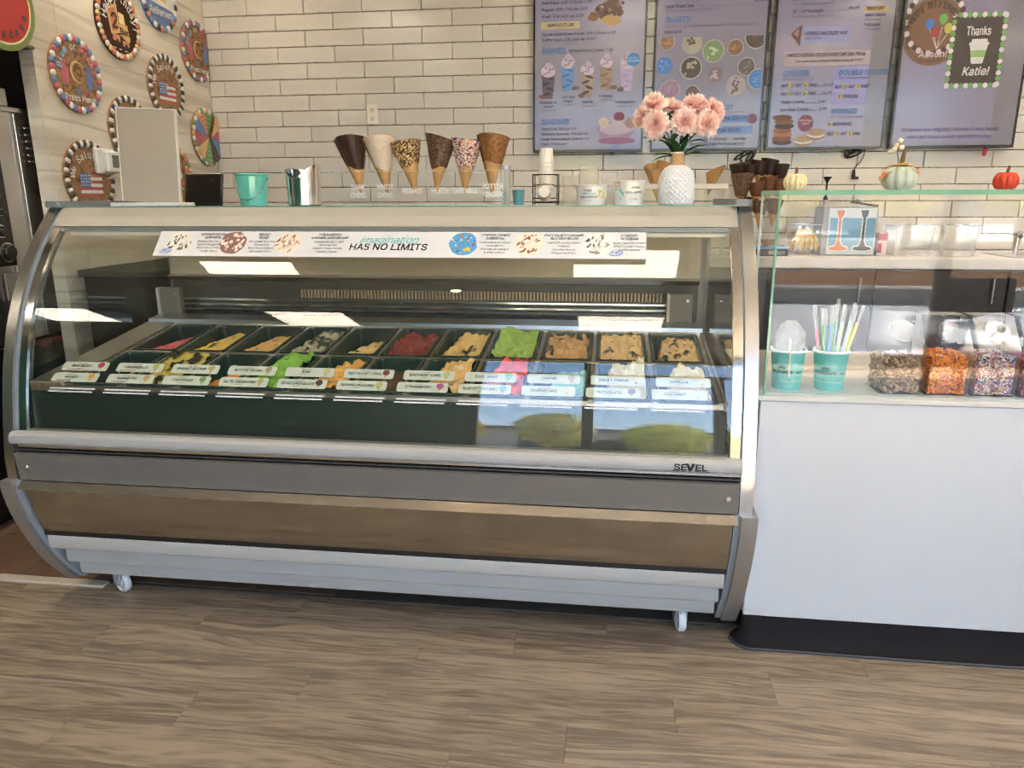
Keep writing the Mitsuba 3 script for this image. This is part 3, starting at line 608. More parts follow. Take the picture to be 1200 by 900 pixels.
# colour, fleck colour, fleck amount, front level, back level, cut, roughness
BACK = [(L(214, 96, 104), None, 0, -.010, -.040, .10, .010), (L(240, 198, 110), L(50, 60, 40), .06, -.006, -.028, .06, .016), (L(236, 186, 118), CH, .05, -.006, -.030, .05, .016), (L(190, 178, 148), L(48, 58, 52), .40, -.006, -.014, .02, .035), (L(242, 204, 138), CH, .08, -.008, -.044, .16, .018), (L(132, 46, 46), None, 0, -.006, -.016, .0, .028), (L(238, 196, 120), CH, .10, -.002, -.004, .04, .022), (L(158, 192, 88), None, 0, .000, .012, .0, .030), (L(208, 158, 102), CH, .18, -.004, -.004, .0, .03), (L(232, 190, 134), CH, .14, -.002, -.002, .0, .026), (L(216, 178, 124), CH, .20, -.006, -.008, .04, .03)]
FRONT = [(L(216, 160, 138), None, 0, -.02, -.04, .3, .02), (L(214, 190, 96), L(40, 40, 26), .42, -.008, .012, .0, .032), (L(244, 158, 80), None, 0, -.01, -.04, .2, .02), (L(142, 192, 84), L(90, 140, 50), .10, .004, .016, .05, .036), (L(244, 186, 102), None, 0, .006, -.008, .12, .032), (L(84, 60, 48), L(120, 90, 74), .08, -.02, -.03, .0, .02), (L(236, 188, 120), L(240, 220, 180), .2, .010, .008, .12, .032), (L(234, 88, 68), L(160, 54, 64), .18, .010, .018, .10, .036), (L(160, 214, 204), None, 0, -.020, -.02, .1, .02), (L(234, 216, 160), L(250, 240, 210), .25, -.004, .014, .05, .036), (L(232, 212, 148), None, 0, -.008, .0, .08, .032)]
for row, (spec, flav, yc) in enumerate(((BACK, FL, -.150), (FRONT, FL2, -.463))):
    for i, (c, c2, amt, fl, fb, cut, ro) in enumerate(spec):
        xc = PX0 + (i + .5) * PPX; rn = ('back', 'front')[row]
        k = thing('ice_cream_tub', 'tub of %s coloured as in green shade, %s from the left in the %s row' % (flav[i], ('first', 'second', 'third', 'fourth', 'fifth', 'sixth', 'seventh', 'eighth', 'ninth', 'tenth', 'last')[i], rn), 'tub', 'ice cream tubs in the case')
        scene[k] = shape([(on_bed(mv(panm, xc, yc, 0)), TUB_SHADE)], 'm_gloss')
        m, n1, n2 = ice_mesh(fl, fb, cut, ro, 11 + i + 20 * row, over=.012 if row and ro > .045 else 0)
        col = np.tile(np.array(c), (len(m.vertices), 1)) * (0.86 + .3 * n2[:, None])
        if c2 is not None:
            s_ = np.random.default_rng(i + 50 * row); q = np.quantile(n1 * .6 + n2 * .4, 1 - amt)
            wgt = np.clip((n1 * .6 + n2 * .4 - q) / .04, 0, 1)[:, None]; col = col * (1 - wgt) + np.array(c2) * wgt
        k = thing('ice_cream', '%s ice cream in the %s row, number %d from the left' % ({'limoncello': 'yellow scraped', 'raspberry': 'pink leftover', 'peanut butter': 'tan half-scooped', 'butter pecan': 'grey streaked', 'rum': 'small cream-coloured', 'red velvet': 'dark red', 'birthday cake': 'golden crumb-flecked', 'mint': 'full bright green', 'coffee': 'brown flecked', 'sweet cream': 'beige flecked', 'vanilla': 'cream chip-flecked', 'mango': 'pale orange', 'amaretto': 'yellow and black crumbed', 'orange': 'orange', 'pistachio': 'bright green heaped', 'caramel': 'orange-cream heaped', 'dark chocolate': 'dark brown', 'banana pudding': 'peach-cream drooping', 'strawberry': 'coral red heaped', 'cotton candy': 'pale aqua', 'cheesecake': 'pale cream heaped', 'coconut': 'yellow cream'}[flav[i]], rn, i + 1), 'ice cream', 'ice cream in the tubs')
        V, F = on_bed(mv(m, xc, yc, 0)).vertices, m.faces
        scene[k] = mikit.ply((V, F), 'm_paint', smooth=True, color=np.clip(col, 0, 1))
# flavour cards on clear holders along the front
CARDS = [('RASPBERRY', L(196, 70, 96), 'MANGO', L(224, 164, 84)), ('LIMONCELLO', L(200, 196, 104), 'AMARETTO', L(206, 170, 116)), ('PEANUT BUTTER', L(196, 176, 128), 'PISTACHIO', L(120, 156, 96)), ('BUTTER PECAN', L(172, 156, 124), 'SALTED CARAMEL CAKE', L(190, 176, 130)), ('RUM', L(206, 202, 148), 'DARK CHOCOLATE', L(76, 58, 60)), ('RED VELVET CAKE', L(120, 62, 66), 'BANANA PUDDING', L(202, 200, 120)), ('BIRTHDAY CAKE', L(206, 198, 140), 'STRAWBERRY', L(168, 84, 140)), ('COOL MINT', L(150, 206, 180), 'BLUE COTTON CANDY', L(140, 184, 226)), ('COFFEE', L(190, 180, 168), 'CHEESECAKE', L(222, 214, 190)), ('SWEET CREAM', L(226, 220, 196), 'CHOCOLATE', L(140, 120, 140)), ('VANILLA', L(228, 222, 190), 'COCONUT', L(224, 226, 226))]
cw, ch = .150, .0345
cbody = ext(rect(-cw / 2, 0, cw / 2, ch, .007), .0012)
for i, (t1, c1, t2, c2) in enumerate(CARDS):
    xc = -1.600 + i * .1805
    up = np.array([0, .80, .60]); up /= np.linalg.norm(up)
    hk = thing('card_holder', 'clear holder of the %s and %s cards' % (t1.lower(), t2.lower()), 'card holder', 'flavor card holders')
    o2 = np.array([xc, 1.9945, .7865])
    for sx_ in (-.06, .055): part(hk, 'prop', shape([(cyl(o2 + [sx_, .006, -.004], o2 + [sx_, .006, -.004] + up * .09, .0016, 6), L(196, 200, 198))], 'm_gloss'))
    part(hk, 'foot', shape([(box(xc - .076, xc + .070, 1.984, 1.9875, .7690, .7725), L(236, 234, 236)), (box(xc - .082, xc + .064, 1.982, 1.9855, .7600, .7640), L(236, 234, 236))], 'm_paint'))  # pair of thin white strips below the cards
    for j, (t, c) in enumerate(((t2, c2), (t1, c1))):
        o = o2 + up * (.003 + j * .0445) + np.array([.012 * j - .004, -.001, .0012])
        k = thing('flavor_card', 'pale flavor card lettered %s with a cone drawing at its right end' % t, 'card', 'flavor cards')
        def cp(m, z): return P(mv(m, 0, 0, z), o, (1, 0, 0), up)
        part(k, 'card', shape([(cp(cbody, 0), L(222, 222, 208))], 'm_paint'))
        im = [(cp(flat(sg.Polygon([(.043, .017), (.059, .017), (.051, -.0) ])).apply_translation([0, .001, 0]), .0017), L(206, 178, 130)), (cp(flat(blob(.051, .0225, .0105, .08, 20, i)), .0021), c)]
        part(k, 'cone_drawing', shape(im, 'm_paint', angle=0, smooth=False), kind='stuff')
        tx = [(cp(txt(t, .0088, True, cx=-.012, y=.0135, maxw=.100, sx=.95), .0016), L(40, 40, 44)), (cp(txt('HOMEMADE', .0030, False, cx=-.012, y=.0255, sx=1.3), .0016), L(120, 120, 116)), (cp(txt('ICE CREAM', .0026, False, cx=-.016, y=.006, sx=1.3), .0016), L(120, 120, 116))]
        if i < 2: tx.append((cp(flat(rect(-.058, .0035, -.012, .0062)), .0018), L(150, 84, 78)))
        part(k, 'lettering', shape(tx, 'm_paint', angle=0, smooth=False), kind='stuff')
# ------------------------------------------------------------------ oven in the alcove
STLD = L(150, 145, 138)
ov = thing('pizza_oven', 'tall stainless steel oven with black knob panel standing in the alcove', 'oven')
part(ov, 'body', shape([(box(-3.4, -2.463, 2.45, 3.13, .74, 1.69, .004), STLD)], 'm_steel'))
part(ov, 'lower_body', shape([(box(-3.4, -2.452, 2.45, 3.13, .06, .735, .004), L(22, 20, 20))], 'm_gloss'))
part(ov, 'plinth', shape([(box(-3.35, -2.5, 2.5, 3.1, 0, .06), L(16, 16, 16))]))
part(ov, 'top_edge', shape([(box(-3.4, -2.447, 2.45, 3.132, 1.672, 1.692, .002), STLD)], 'm_steel'))
cpn = part(ov, 'control_panel', shape([(box(-2.456, -2.446, 2.47, 2.832, 1.06, 1.66, .002), L(20, 18, 18))], 'm_gloss'))
for y, z, r in ((2.79, 1.115, .034), (2.775, 1.20, .022), (2.77, 1.245, .016), (2.79, 1.275, .012), (2.60, 1.115, .034), (2.62, 1.22, .022)):
    m = P(mv(lathe([(0, .02), (r * .8, .02), (r * .9, .016), (r, .004), (r, 0), (0, 0)], 24), 0, 0, 0), (-2.446, y, z), (0, 1, 0), (0, 0, 1))
    kn = part(cpn, 'knob', shape([(m, L(30, 28, 28))], 'm_gloss'))
    scene[fresh(kn.rsplit('__', 1)[0] + '__knob_ring')] = shape([(P(lathe([(r, 0), (r * 1.18, 0), (r * 1.18, .003), (r, .003)], 24), (-2.446, y, z), (0, 1, 0), (0, 0, 1)), STLD)], 'm_chrome')
for i in range(3): part(cpn, 'button', shape([(box(-2.447, -2.442, 2.765, 2.80, 1.33 + i * .05, 1.355 + i * .05, .002), L(110, 104, 98))]))
part(ov, 'label_plate', shape([(box(-2.456, -2.449, 2.76, 2.84, .92, 1.03), L(128, 120, 110))]))
part(ov, 'seam_strip', shape([(box(-2.456, -2.451, 2.832, 2.84, .75, 1.668, .001), L(190, 184, 174)), (box(-2.456, -2.452, 2.943, 2.948, .75, 1.668, .001), L(190, 184, 174))], 'm_steel'))
for yc in (3.005, 3.09):
    for i in range(6):
        z = 1.615 - i * .027
        part(ov, 'louvre', mikit.ply(box(-2.456, -2.447, yc - .017, yc + .017, z - .005, z + .005, .003), 'm_satin'))
k = thing('steel_box', 'small steel box with a white label on top of the oven', 'box')
part(k, 'body', shape([(box(-2.75, -2.46, 2.70, 2.935, 1.692, 1.765, .004), L(120, 112, 100))], 'm_steel'))
part(k, 'label', shape([(box(-2.462, -2.459, 2.78, 2.895, 1.70, 1.735), L(210, 206, 198))]))
k = thing('darkening_cabinet', 'low black cabinet hidden behind the case, darkening the view through its left end', 'cabinet')  # out of open view; darkens what shows through the case end glass
part(k, 'body', shape([(box(-2.33, -1.70, 3.06, 4.30, .06, .99, .004), L(30, 34, 30))], 'm_matte')); part(k, 'top', shape([(box(-2.34, -1.69, 3.04, 4.32, .99, 1.02, .003), L(52, 54, 47))], 'm_matte')); part(k, 'plinth', shape([(box(-2.30, -1.74, 3.1, 4.26, .002, .06), L(20, 20, 20))]))
# ------------------------------------------------------------------ round cookie-cake pictures on the left wall
def f_cookie(p, n, uv):
    c = mix(L(132, 102, 76), L(166, 134, 102), fbm(p.x * 60, p.y * 60, p.z * 60, 3))
    return mix(c, mi.Color3f(L(70, 44, 28)), smoothstep(.66, .72, noise(p.y * 70, p.z * 70, 4)) * .5)
scene['m_cookie'] = two({'type': 'diffuse', 'reflectance': proc(f_cookie)})
WX = -2.36
CLIP = sg.box(-9, -9, 4.388, 9)
def WA(c, s=.26):
    c = np.array(c); g_ = c.mean(); return ((c * (1 - s) + g_ * s) * .92 + .03).tolist()
IC = {'w': L(226, 222, 212), 'b': L(64, 116, 178), 'p': L(206, 64, 92), 'k': L(46, 30, 24), 'o': L(214, 112, 56), 'y': L(228, 178, 70), 'r': L(186, 62, 60), 'g': L(106, 160, 76)}
IC = {a: WA(b) for a, b in IC.items()}
def cw_(m, yc, zc, lift): return P(m, (WX + .012 + lift, yc, zc), (0, 1, 0), (0, 0, 1))
def cpoly(poly, yc, zc): return poly.intersection(affinity.translate(CLIP, -yc, -zc))
def cake(yc, zc, r, name_label, rim, base=None, prints=(), letters=(), ndol=36, flower=True):
    k = thing('cookie_cake_picture', name_label, 'wall picture', 'cookie cake pictures on the left wall')
    d = cpoly(disc(0, 0, r, 16), yc, zc)
    m = P(ext(d, .012), (WX, yc, zc), (0, 1, 0), (0, 0, 1))
    part(k, 'cookie', mikit.ply(m, 'm_cookie') if base is None else shape([(m, base)], 'm_matte'))
    it = []
    for i in range(ndol):
        a = 2 * math.pi * (i + .5) / ndol; y, z = (r - .0125) * math.cos(a), (r - .0125) * math.sin(a)
        if yc + y > 4.372: continue
        b = trimesh.creation.icosphere(subdivisions=1, radius=1); b.apply_scale([.007, math.pi * (r - .0125) / ndol * 1.05, .0165])
        b = rot(b, math.degrees(a) - 90, (1, 0, 0)); it.append((mv(b, WX + .013, yc + y, zc + z), IC[rim[i % len(rim)]]))
    if it: part(k, 'icing_border', shape(it, 'm_paint', angle=60), kind='stuff')
    if prints: part(k, 'icing_picture', shape([(cw_(flat(cpoly(p, yc, zc)), yc, zc, .0006 + .0004 * j), c) for j, (p, c) in enumerate(prints) if cpoly(p, yc, zc).area > 1e-6], 'm_paint', angle=0, smooth=False), kind='stuff')
    if letters: part(k, 'icing_lettering', shape([(cw_(m, yc, zc, .006), c) for m, c in letters], 'm_paint', angle=0, smooth=False), kind='stuff')
    return k
def outlined(fn, c, oc=IC['k']):
    return [(fn(.0), oc), ]
def flag(cx=0, cz=-.03, w=.15, h=.10):
    pr = []
    for i in range(7): pr.append((rect(cx - w / 2 + (.0 if i < 3 else .0), cz - h / 2 + i * h / 7, cx + w / 2, cz - h / 2 + (i + 1) * h / 7), IC['r'] if i % 2 == 0 else IC['w']))
    pr.append((rect(cx - w / 2, cz - h / 2 + 3 * h / 7, cx - w / 2 + w * .45, cz + h / 2), IC['b']))
    for i in range(5):
        for j in range(4): pr.append((disc(cx - w / 2 + .008 + i * .0135, cz - h / 2 + 3 * h / 7 + .008 + j * .0135, .0036, 3), IC['w']))
    return pr
def salute(s=1.0):
    return [(arc_txt('We', .028 * s, 0, -.02, .112, 157), IC['w']), (arc_txt('Salute', .030 * s, 0, -.02, .108, 95), IC['w']), (arc_txt('You!', .028 * s, 0, -.02, .112, 28), IC['w'])]
def foot(cx, cz, c, s=1):
    return [(ell(cx, cz, .022, .045, 6 * s), c)] + [(disc(cx - .018 + i * .010, cz + .05 + .004 * (i % 2), .006, 4), c) for i in range(5)]
def reveal(lab, yc, zc):
    pr = foot(-.075, -.005, IC['p']) + foot(.078, -.015, IC['b'], -1) + [(disc(0, .01, .046, 10).difference(disc(.008, .008, .040, 10)), L(206, 176, 120)), (disc(-.005, -.07, .012, 4), IC['b']), (disc(.035, -.075, .01, 4), IC['r'])]
    le = [(arc_txt('Blue', .030, 0, 0, .098, 146), L(150, 190, 220)), (arc_txt('or', .028, 0, 0, .10, 95), IC['w']), (arc_txt('Pink?', .030, 0, 0, .098, 40), L(222, 120, 136)), (txt('Press Here!', .026, True, cx=0, y=-.112), IC['w'])]
    return cake(yc, zc, .161, lab, 'wbp', None, pr, le, 36)
reveal('larger blue, pink and white bordered cookie picture with two footprints, nearest the oven', 3.225, 1.857)
reveal('footprint cookie picture cut off by the tiled wall corner, top right', 4.272, 2.132)
pr = [(sg.Polygon([(-.085, .055), (-.005, .085), (.0, -.045), (-.065, -.06)]), IC['y']), (sg.Polygon([(-.068, .048), (-.014, .068), (-.012, -.03), (-.052, -.045)]), IC['o']), (sg.Polygon([(.0, .05), (.04, .045), (.05, -.01), (.0, -.01)]), L(236, 214, 150)), (sg.Polygon([(-.002, -.0), (.06, -.0), (.075, -.06), (.06, -.085), (.0, -.055)]), IC['y']), (rect(-.06, -.085, -.005, -.055), IC['o']), (rect(.01, -.10, .06, -.075), IC['o']), (disc(-.03, -.088, .012, 5), IC['k']), (disc(.035, -.10, .012, 5), IC['k']), (rect(-.07, -.118, -.045, -.114), IC['w']), (rect(-.03, -.121, -.005, -.117), IC['w']), (rect(.015, -.124, .04, -.12), IC['w'])]
le = [(arc_txt('Happy', .036, 0, 0, .095, 136), IC['w']), (arc_txt('Birthday!', .034, 0, 0, .098, 58), IC['w']), (txt('2', .065, True, cx=-.038, y=-.028), L(70, 36, 24)), (txt('Ben', .03, True, cx=.033, y=-.05), L(70, 36, 24))]
cake(3.574, 2.137, .163, 'dark chocolate cookie picture with a yellow truck and an orange number two', 'owy', L(66, 48, 40), pr, le, 36)
cake(3.924, 1.897, .161, 'striped-border cookie picture with a flag, right of the plain cookie and above it', 'wk', None, flag(), salute(), 44)
cake(3.224, 1.416, .165, 'flag cookie picture behind the white thermostat', 'wk', None, flag(), salute(), 44)
cake(3.565, 1.651, .158, 'cookie picture mostly hidden behind the grey upright panel', 'wk', None, [(disc(.05, .05, .01, 4), IC['w']), (disc(.02, .09, .008, 4), IC['w'])], (), 40)
wd = []
wc = ['g', 'o', 'b', 'r', 'y', 'g', 'k', 'b', 'r', 'y']
for i in range(10):
    a0, a1 = math.radians(90 - 36 * i), math.radians(90 - 36 * (i + 1))
    a0, a1 = math.radians(60 + 36 * i), math.radians(60 + 36 * (i + 1))
    aa = np.linspace(a0, a1, 8); wd.append((sg.Polygon([(0, 0)] + [(.147 * math.cos(a), .147 * math.sin(a)) for a in aa]), IC[wc[i]]))
    for j in range(1, 6):
        rr = .024 * j + .01; am = (a0 + a1) / 2
        wd.append((affinity.translate(affinity.rotate(rect(-rr * .26, -.003, rr * .26, .003), math.degrees(am) + 90, origin=(0, 0)), rr * math.cos(am), rr * math.sin(am)), [min(1, c * 1.35 + .02) for c in IC[wc[i]]]))
cake(4.293, 1.671, .161, 'cookie picture of bright coloured wedges beside the tiled corner', 'wgwy', None, wd, (), 32)
cf = [(disc(float(a), float(b), .014, 5), IC[c]) for a, b, c in zip(rng.uniform(-.11, .11, 40), rng.uniform(-.11, .11, 40), list('wogywrgo') * 5)]
cake(3.925, 1.437, .160, 'brown cookie picture with scattered candy, behind the black screen', 'oygo', None, cf, (), 32)
cake(4.335, 1.27, .105, 'small edge of a cookie picture in the corner right of the black screen', 'oy', None, (), (), 24)
pr = [(disc(0, 0, .14, 14).intersection(rect(-.2, -.2, .2, -.02)), IC['b']), (sg.Polygon([(-.14, -.02), (.14, -.045), (.14, .14), (-.14, .14)]).intersection(disc(0, 0, .142, 14)), L(232, 226, 208)), (sg.Polygon([(-.05, .01), (.06, -.02), (.05, .09), (-.06, .11)]), IC['y']), (disc(.10, .0, .035, 8), IC['w'])]
cake(3.94, 2.33, .159, 'cookie picture with a blue lower half at the top edge', 'wkob', IC['b'], pr, [(txt('Retirement', .036, True, cx=0, y=-.085, maxw=.2), IC['w']), (txt('Happy', .028, True, cx=0, y=.035), IC['k'])], 30)
WR = .178
pr = [(disc(0, 0, WR - .002, 16), L(112, 128, 74)), (disc(0, 0, WR - .022, 16), L(216, 206, 160)), (disc(0, 0, WR - .030, 16), L(176, 56, 52)), (disc(0, 0, WR - .002, 16).intersection(rect(-.3, .055, .3, .3)), L(160, 116, 70))]
pr += [(ell(.15 * math.cos(a) * .8, .15 * math.sin(a) * .8, .007, .014, math.degrees(a) + 90), IC['k']) for a in np.radians([-170, -150, -130, -112, -94, -76, -58, -40, -20])]
pr += [(disc(.152, .062, .014, 6), IC['w']), (disc(-.152, .062, .014, 6), IC['w'])]
k = cake(2.842, 2.066, WR, 'watermelon cookie picture above the oven alcove', 'g', L(112, 128, 74), pr, [(txt('One in a', .026, True, cx=0, y=.118, maxw=.2), IC['w']), (txt('Melon!', .03, True, cx=.02, y=.072, maxw=.2), IC['w'])], 0)
# thermostat, outlet
k = thing('thermostat', 'white wall thermostat with small grey display in front of a flag cookie picture', 'thermostat')
part(k, 'base_plate', shape([(box(WX + .011, WX + .034, 3.255, 3.385, 1.437, 1.552, .006), L(222, 220, 214))]))
part(k, 'cover', shape([(box(WX + .034, WX + .062, 3.292, 3.395, 1.445, 1.540, .006), L(230, 228, 222))]))
part(k, 'display', shape([(box(WX + .061, WX + .0635, 3.322, 3.372, 1.466, 1.522), L(92, 96, 86))], 'm_gloss'))
k = thing('wall_outlet', 'white electrical outlet on the tiles above the dipped cones', 'outlet')
part(k, 'cover_plate', shape([(box(-1.412, -1.345, YW - .016, YW - .008, 1.735, 1.845, .004), L(224, 218, 206))]))
for z in (1.768, 1.812):
    s_ = part(k, 'socket', shape([(P(ext(disc(0, 0, .016, 8), .002), (-1.3785, YW - .016, z)), L(214, 208, 196))]))
    part(s_, 'slot', shape([(box(-1.3855, -1.3835, YW - .0186, YW - .0178, z - .002, z + .008), L(50, 46, 42)), (box(-1.3735, -1.3715, YW - .0186, YW - .0178, z - .002, z + .008), L(50, 46, 42)), (P(flat(disc(0, 0, .0025, 4)), (-1.3785, YW - .0186, z - .007)), L(50, 46, 42))], angle=0, smooth=False))
# ------------------------------------------------------------------ menu screens
TY, TZ0, TH = 4.335, 1.567, 1.09
LIL = np.array(L(172, 164, 200)); NAVY = L(52, 44, 78); MBLUE = L(58, 104, 160); GREYT = L(92, 84, 110)
NMESH = [0]
def screen(x0, x1, label):
    k = thing('menu_screen', label, 'screen', 'menu screens on the tiled wall')
    part(k, 'housing', shape([(box(x0, x1, TY, TY + .045, TZ0, TZ0 + TH, .004), L(22, 22, 24))], 'm_gloss'))
    part(k, 'bezel', shape([(box(x0, x0 + .010, TY - .004, TY, TZ0, TZ0 + TH), L(18, 18, 20)), (box(x1 - .010, x1, TY - .004, TY, TZ0, TZ0 + TH), L(18, 18, 20)), (box(x0 + .01, x1 - .01, TY - .004, TY, TZ0, TZ0 + .014), L(18, 18, 20)), (box(x0 + .01, x1 - .01, TY - .004, TY, TZ0 + TH - .012, TZ0 + TH), L(18, 18, 20))], 'm_gloss'))
    part(k, 'wall_bracket', shape([(box(x0 + .2, x1 - .2, TY + .045, YW - .009, 1.9, 2.4), L(40, 40, 40))]))
    return k
def glow(k, x0, poly, col, name='screen', lift=.0005):
    m = P(flat(poly), (x0, TY - lift, TZ0))
    part(k, name, {**mikit.ply(m, 'm_screen'), 'emitter': {'type': 'area', 'radiance': rgb(np.array(col) * SCREEN)}})
scene['m_screen'] = two({'type': 'principled', 'base_color': rgb((.18, .17, .21)), 'roughness': .15, 'specular': .5})
class Art:
    """Collects print on one screen; u, v count photograph-like units from its lower left corner."""
    def __init__(s, k, x0, kx, kz): s.k, s.x0, s.kx, s.kz, s.it, s.tx = k, x0, kx, kz, [], []
    def shp(s, poly, c):
        if poly.area < 1e-6: return
        s.it.append((P(flat(affinity.scale(poly, s.kx, s.kz, origin=(0, 0))), (s.x0, TY - .0012 - len(s.it) * 6e-6, TZ0)), c))
    def t(s, text, h, u, v, c=NAVY, bold=False, maxu=None, cx=False, shear=0.0):
        m = txt(text, h * s.kz, bold, cx=u * s.kx if cx else None, x=u * s.kx, y=v * s.kz, maxw=maxu * s.kx if maxu else None, shear=shear)
        s.tx.append((P(m, (s.x0, TY - .0032, TZ0)), c))
    def done(s):
        if s.it: part(s.k, 'picture', shape(s.it, 'm_paint', angle=0, smooth=False), kind='stuff')
        if s.tx: part(s.k, 'lettering', shape(s.tx, 'm_paint', angle=0, smooth=False), kind='stuff')
BR = L(96, 78, 70)
# screen 1
k = screen(-.442, .163, 'menu screen with five shakes and a sundae, leftmost of the four'); x0, wd_ = -.442, .605; kx = wd_ / 131
kz = .0045
glow(k, x0, rect(.010, .014, .016, 1.078).union(rect(.589, .014, .595, 1.078)).union(rect(.016, .014, .589, .036)), L(72, 108, 160), 'screen_border')
glow(k, x0, rect(.016, 127 * kz, .589, 1.078), LIL * 1.0); glow(k, x0, rect(.016, 47 * kz, .589, 127 * kz), np.array(L(160, 154, 170)), 'screen_band'); glow(k, x0, rect(.016, .036, .589, 47 * kz), np.array(L(146, 136, 188)), 'screen_foot')
A = Art(k, x0, kx, kz)
for s, v, c in (('Comes with plain waffle cone or cup & FREE topping', 176, NAVY), ('Best Value  690-935 cal  7.89', 168.5, NAVY), ('Regular  525-700 cal  6.89', 161, NAVY), ('Small  340-475 cal  5.89', 153.5, NAVY), ('Dipped Waffle Cone or Bowl  190-370 cal +1.89', 134, NAVY), ('Waffle Bowl  120-140 cal +1.49', 127.8, NAVY)):
    A.t(s, 3.0, 10, v, c, True, maxu=86)
A.shp(rect(9, 141, 54, 149, 1), L(176, 164, 130)); A.t('WAFFLE IT UP!', 3.6, 17, 143.4, NAVY, True, maxu=30)
A.shp(disc(115, 186, 12, 8), L(112, 62, 92)); A.shp(blob(88, 160, 17, .2, 24, 3, .62), L(84, 66, 58)); A.shp(ell(90, 149, 11, 6), L(176, 148, 102)); A.shp(blob(69, 153, 6, .2, 14, 4, .8), L(120, 84, 56))
for j in range(14): A.shp(blob(74 + (j * 37) % 30, 153 + (j * 11) % 15, 2.2, .3, 8, j), [L(120, 92, 74), L(58, 44, 40), L(150, 140, 150)][j % 3])
A.t('SHAKES', 6.2, 10, 114, MBLUE, True, maxu=28); A.t('REGULAR 8.49 | SMALL 7.49', 2.8, 42, 115, NAVY, True, maxu=54)
for i, (u, c1, c2, v0) in enumerate(((18, L(84, 76, 100), L(60, 54, 66), 63), (41, L(96, 140, 196), L(70, 110, 176), 72), (64, L(150, 132, 128), L(76, 58, 56), 64), (86, L(140, 122, 112), L(110, 90, 80), 72), (110, L(168, 156, 196), L(150, 140, 180), 70))):
    A.shp(sg.Polygon([(u - 6, v0), (u + 5, v0), (u + 8, v0 + 26), (u - 8, v0 + 26)]), c1)
    for j in range(4): A.shp(ell(u - 2 + (j % 2) * 4, v0 + 5 + j * 6, 5, 1.6, 20 - 40 * (j % 2)), c2)
    A.shp(blob(u, v0 + 31, 8, .12, 20, i, .85), L(186, 176, 196)); A.shp(blob(u + 1, v0 + 36, 5, .2, 14, i + 9), L(170, 160, 184))
    for j in range(6): A.shp(disc(u - 5 + (j * 7) % 11, v0 + 28 + (j * 5) % 9, .9, 3), L(90, 74, 84))
    A.shp(sg.Polygon([(u + 3, v0 + 38), (u + 4, v0 + 38), (u + 7, v0 + 49), (u + 6, v0 + 49)]), L(120, 110, 150)); A.shp(blob(u + (9 if i % 2 else -7), v0 + 2, 4, .3, 10, i + 4, .6), BR)
for s, u, v, m in (("COOKIES 'N", 18, 57, 19), ('CREAM', 18, 52.5, 19), ('COTTON', 42, 63, 16), ('CANDY', 42, 58.5, 16), ('COFFEE', 65, 57, 16), ('CARAMEL', 87, 63.5, 20), ('STRAWBERRY', 109, 56, 24)): A.t(s, 2.6, u, v, NAVY, True, maxu=m, cx=True)
for s, u, v in (('860/1200 cal', 18, 48.5), ('720/980 cal', 42, 54.5), ('720/940 cal', 65, 53), ('730/980 cal', 87, 59.5), ('680/890 cal', 109, 52)): A.t(s, 2.0, u, v, GREYT, False, maxu=18, cx=True)
A.shp(disc(117, 105, 7.5, 8), L(64, 124, 186)); A.t('CREATE', 1.8, 117, 106, L(190, 210, 230), True, cx=True); A.t('YOUR OWN', 1.8, 117, 102.5, L(190, 210, 230), True, cx=True)
A.t('SUNDAES', 6.2, 10, 33, MBLUE, True, maxu=33)
for i, s in enumerate(('Banana Split  1290 cal 7.49', 'Strawberry Shortcake  990 cal 7.49', 'Fudge Brownie Delight  1130 cal 7.49', 'Classic  500 cal 5.49')): A.t(s, 2.7, 10, 26.5 - i * 5.9, NAVY, True, maxu=(42, 56, 58, 31)[i])
A.shp(sg.Polygon([(76, 28), (124, 30), (112, 12), (84, 11)]), L(150, 132, 160)); A.shp(ell(100, 13, 22, 4), L(140, 96, 132)); A.shp(sg.Polygon([(95, 0), (106, 0), (102, 10), (98, 10)]), L(130, 136, 180)); A.shp(ell(100, 27, 20, 7), L(176, 166, 184))
for u, v, c in ((84, 34, L(190, 178, 172)), (100, 36, L(182, 172, 184)), (116, 33, L(150, 130, 120)), (103, 41, L(110, 60, 80))): A.shp(blob(u, v, 6 if c[0] > .05 else 3, .2, 14, int(u)), c)
A.done()
# screen 2
k = screen(.205, .788, 'menu screen with round ice cream cups seen from above, second from the left'); x0 = .205; kx = .583 / 130
glow(k, x0, rect(.010, .014, .017, 1.078).union(rect(.566, .014, .573, 1.078)).union(rect(.017, .014, .566, .032)), L(72, 108, 160), 'screen_border')
glow(k, x0, rect(.017, 128 * kz, .566, 1.078), np.array(L(148, 138, 180))); glow(k, x0, rect(.017, 60 * kz, .566, 128 * kz), np.array(L(128, 124, 152)), 'screen_band'); glow(k, x0, rect(.017, .032, .566, 60 * kz), np.array(L(156, 152, 164)), 'screen_foot')
A = Art(k, x0, kx, kz)
A.t('Small 6" Cake', 3.4, 11, 172, NAVY, True, maxu=28); A.t('34.99', 3, 112, 175, NAVY, True); A.shp(rect(45, 173, 110, 173.4), GREYT); A.t('470-600 cal per serving  SERVES 6-8', 2.6, 11, 168, GREYT, False, maxu=56)
A.t('Large Sheet Cake', 3.4, 11, 160, NAVY, True, maxu=33); A.t('49.99', 3, 112, 163, NAVY, True); A.shp(rect(50, 161, 110, 161.4), GREYT); A.t('380-600 cal per serving  SERVES 16-20', 2.6, 11, 156, GREYT, False, maxu=60)
A.t('QUARTS', 6.0, 11, 144.5, MBLUE, True, maxu=29); A.t('230-290 cal per serving, with mix-ins add 15-135 cal per serving', 2.4, 11, 139, GREYT, False, maxu=104); A.t('Quart 14.99', 3.2, 11, 132.5, NAVY, True, maxu=20)
RB = L(150, 146, 152)
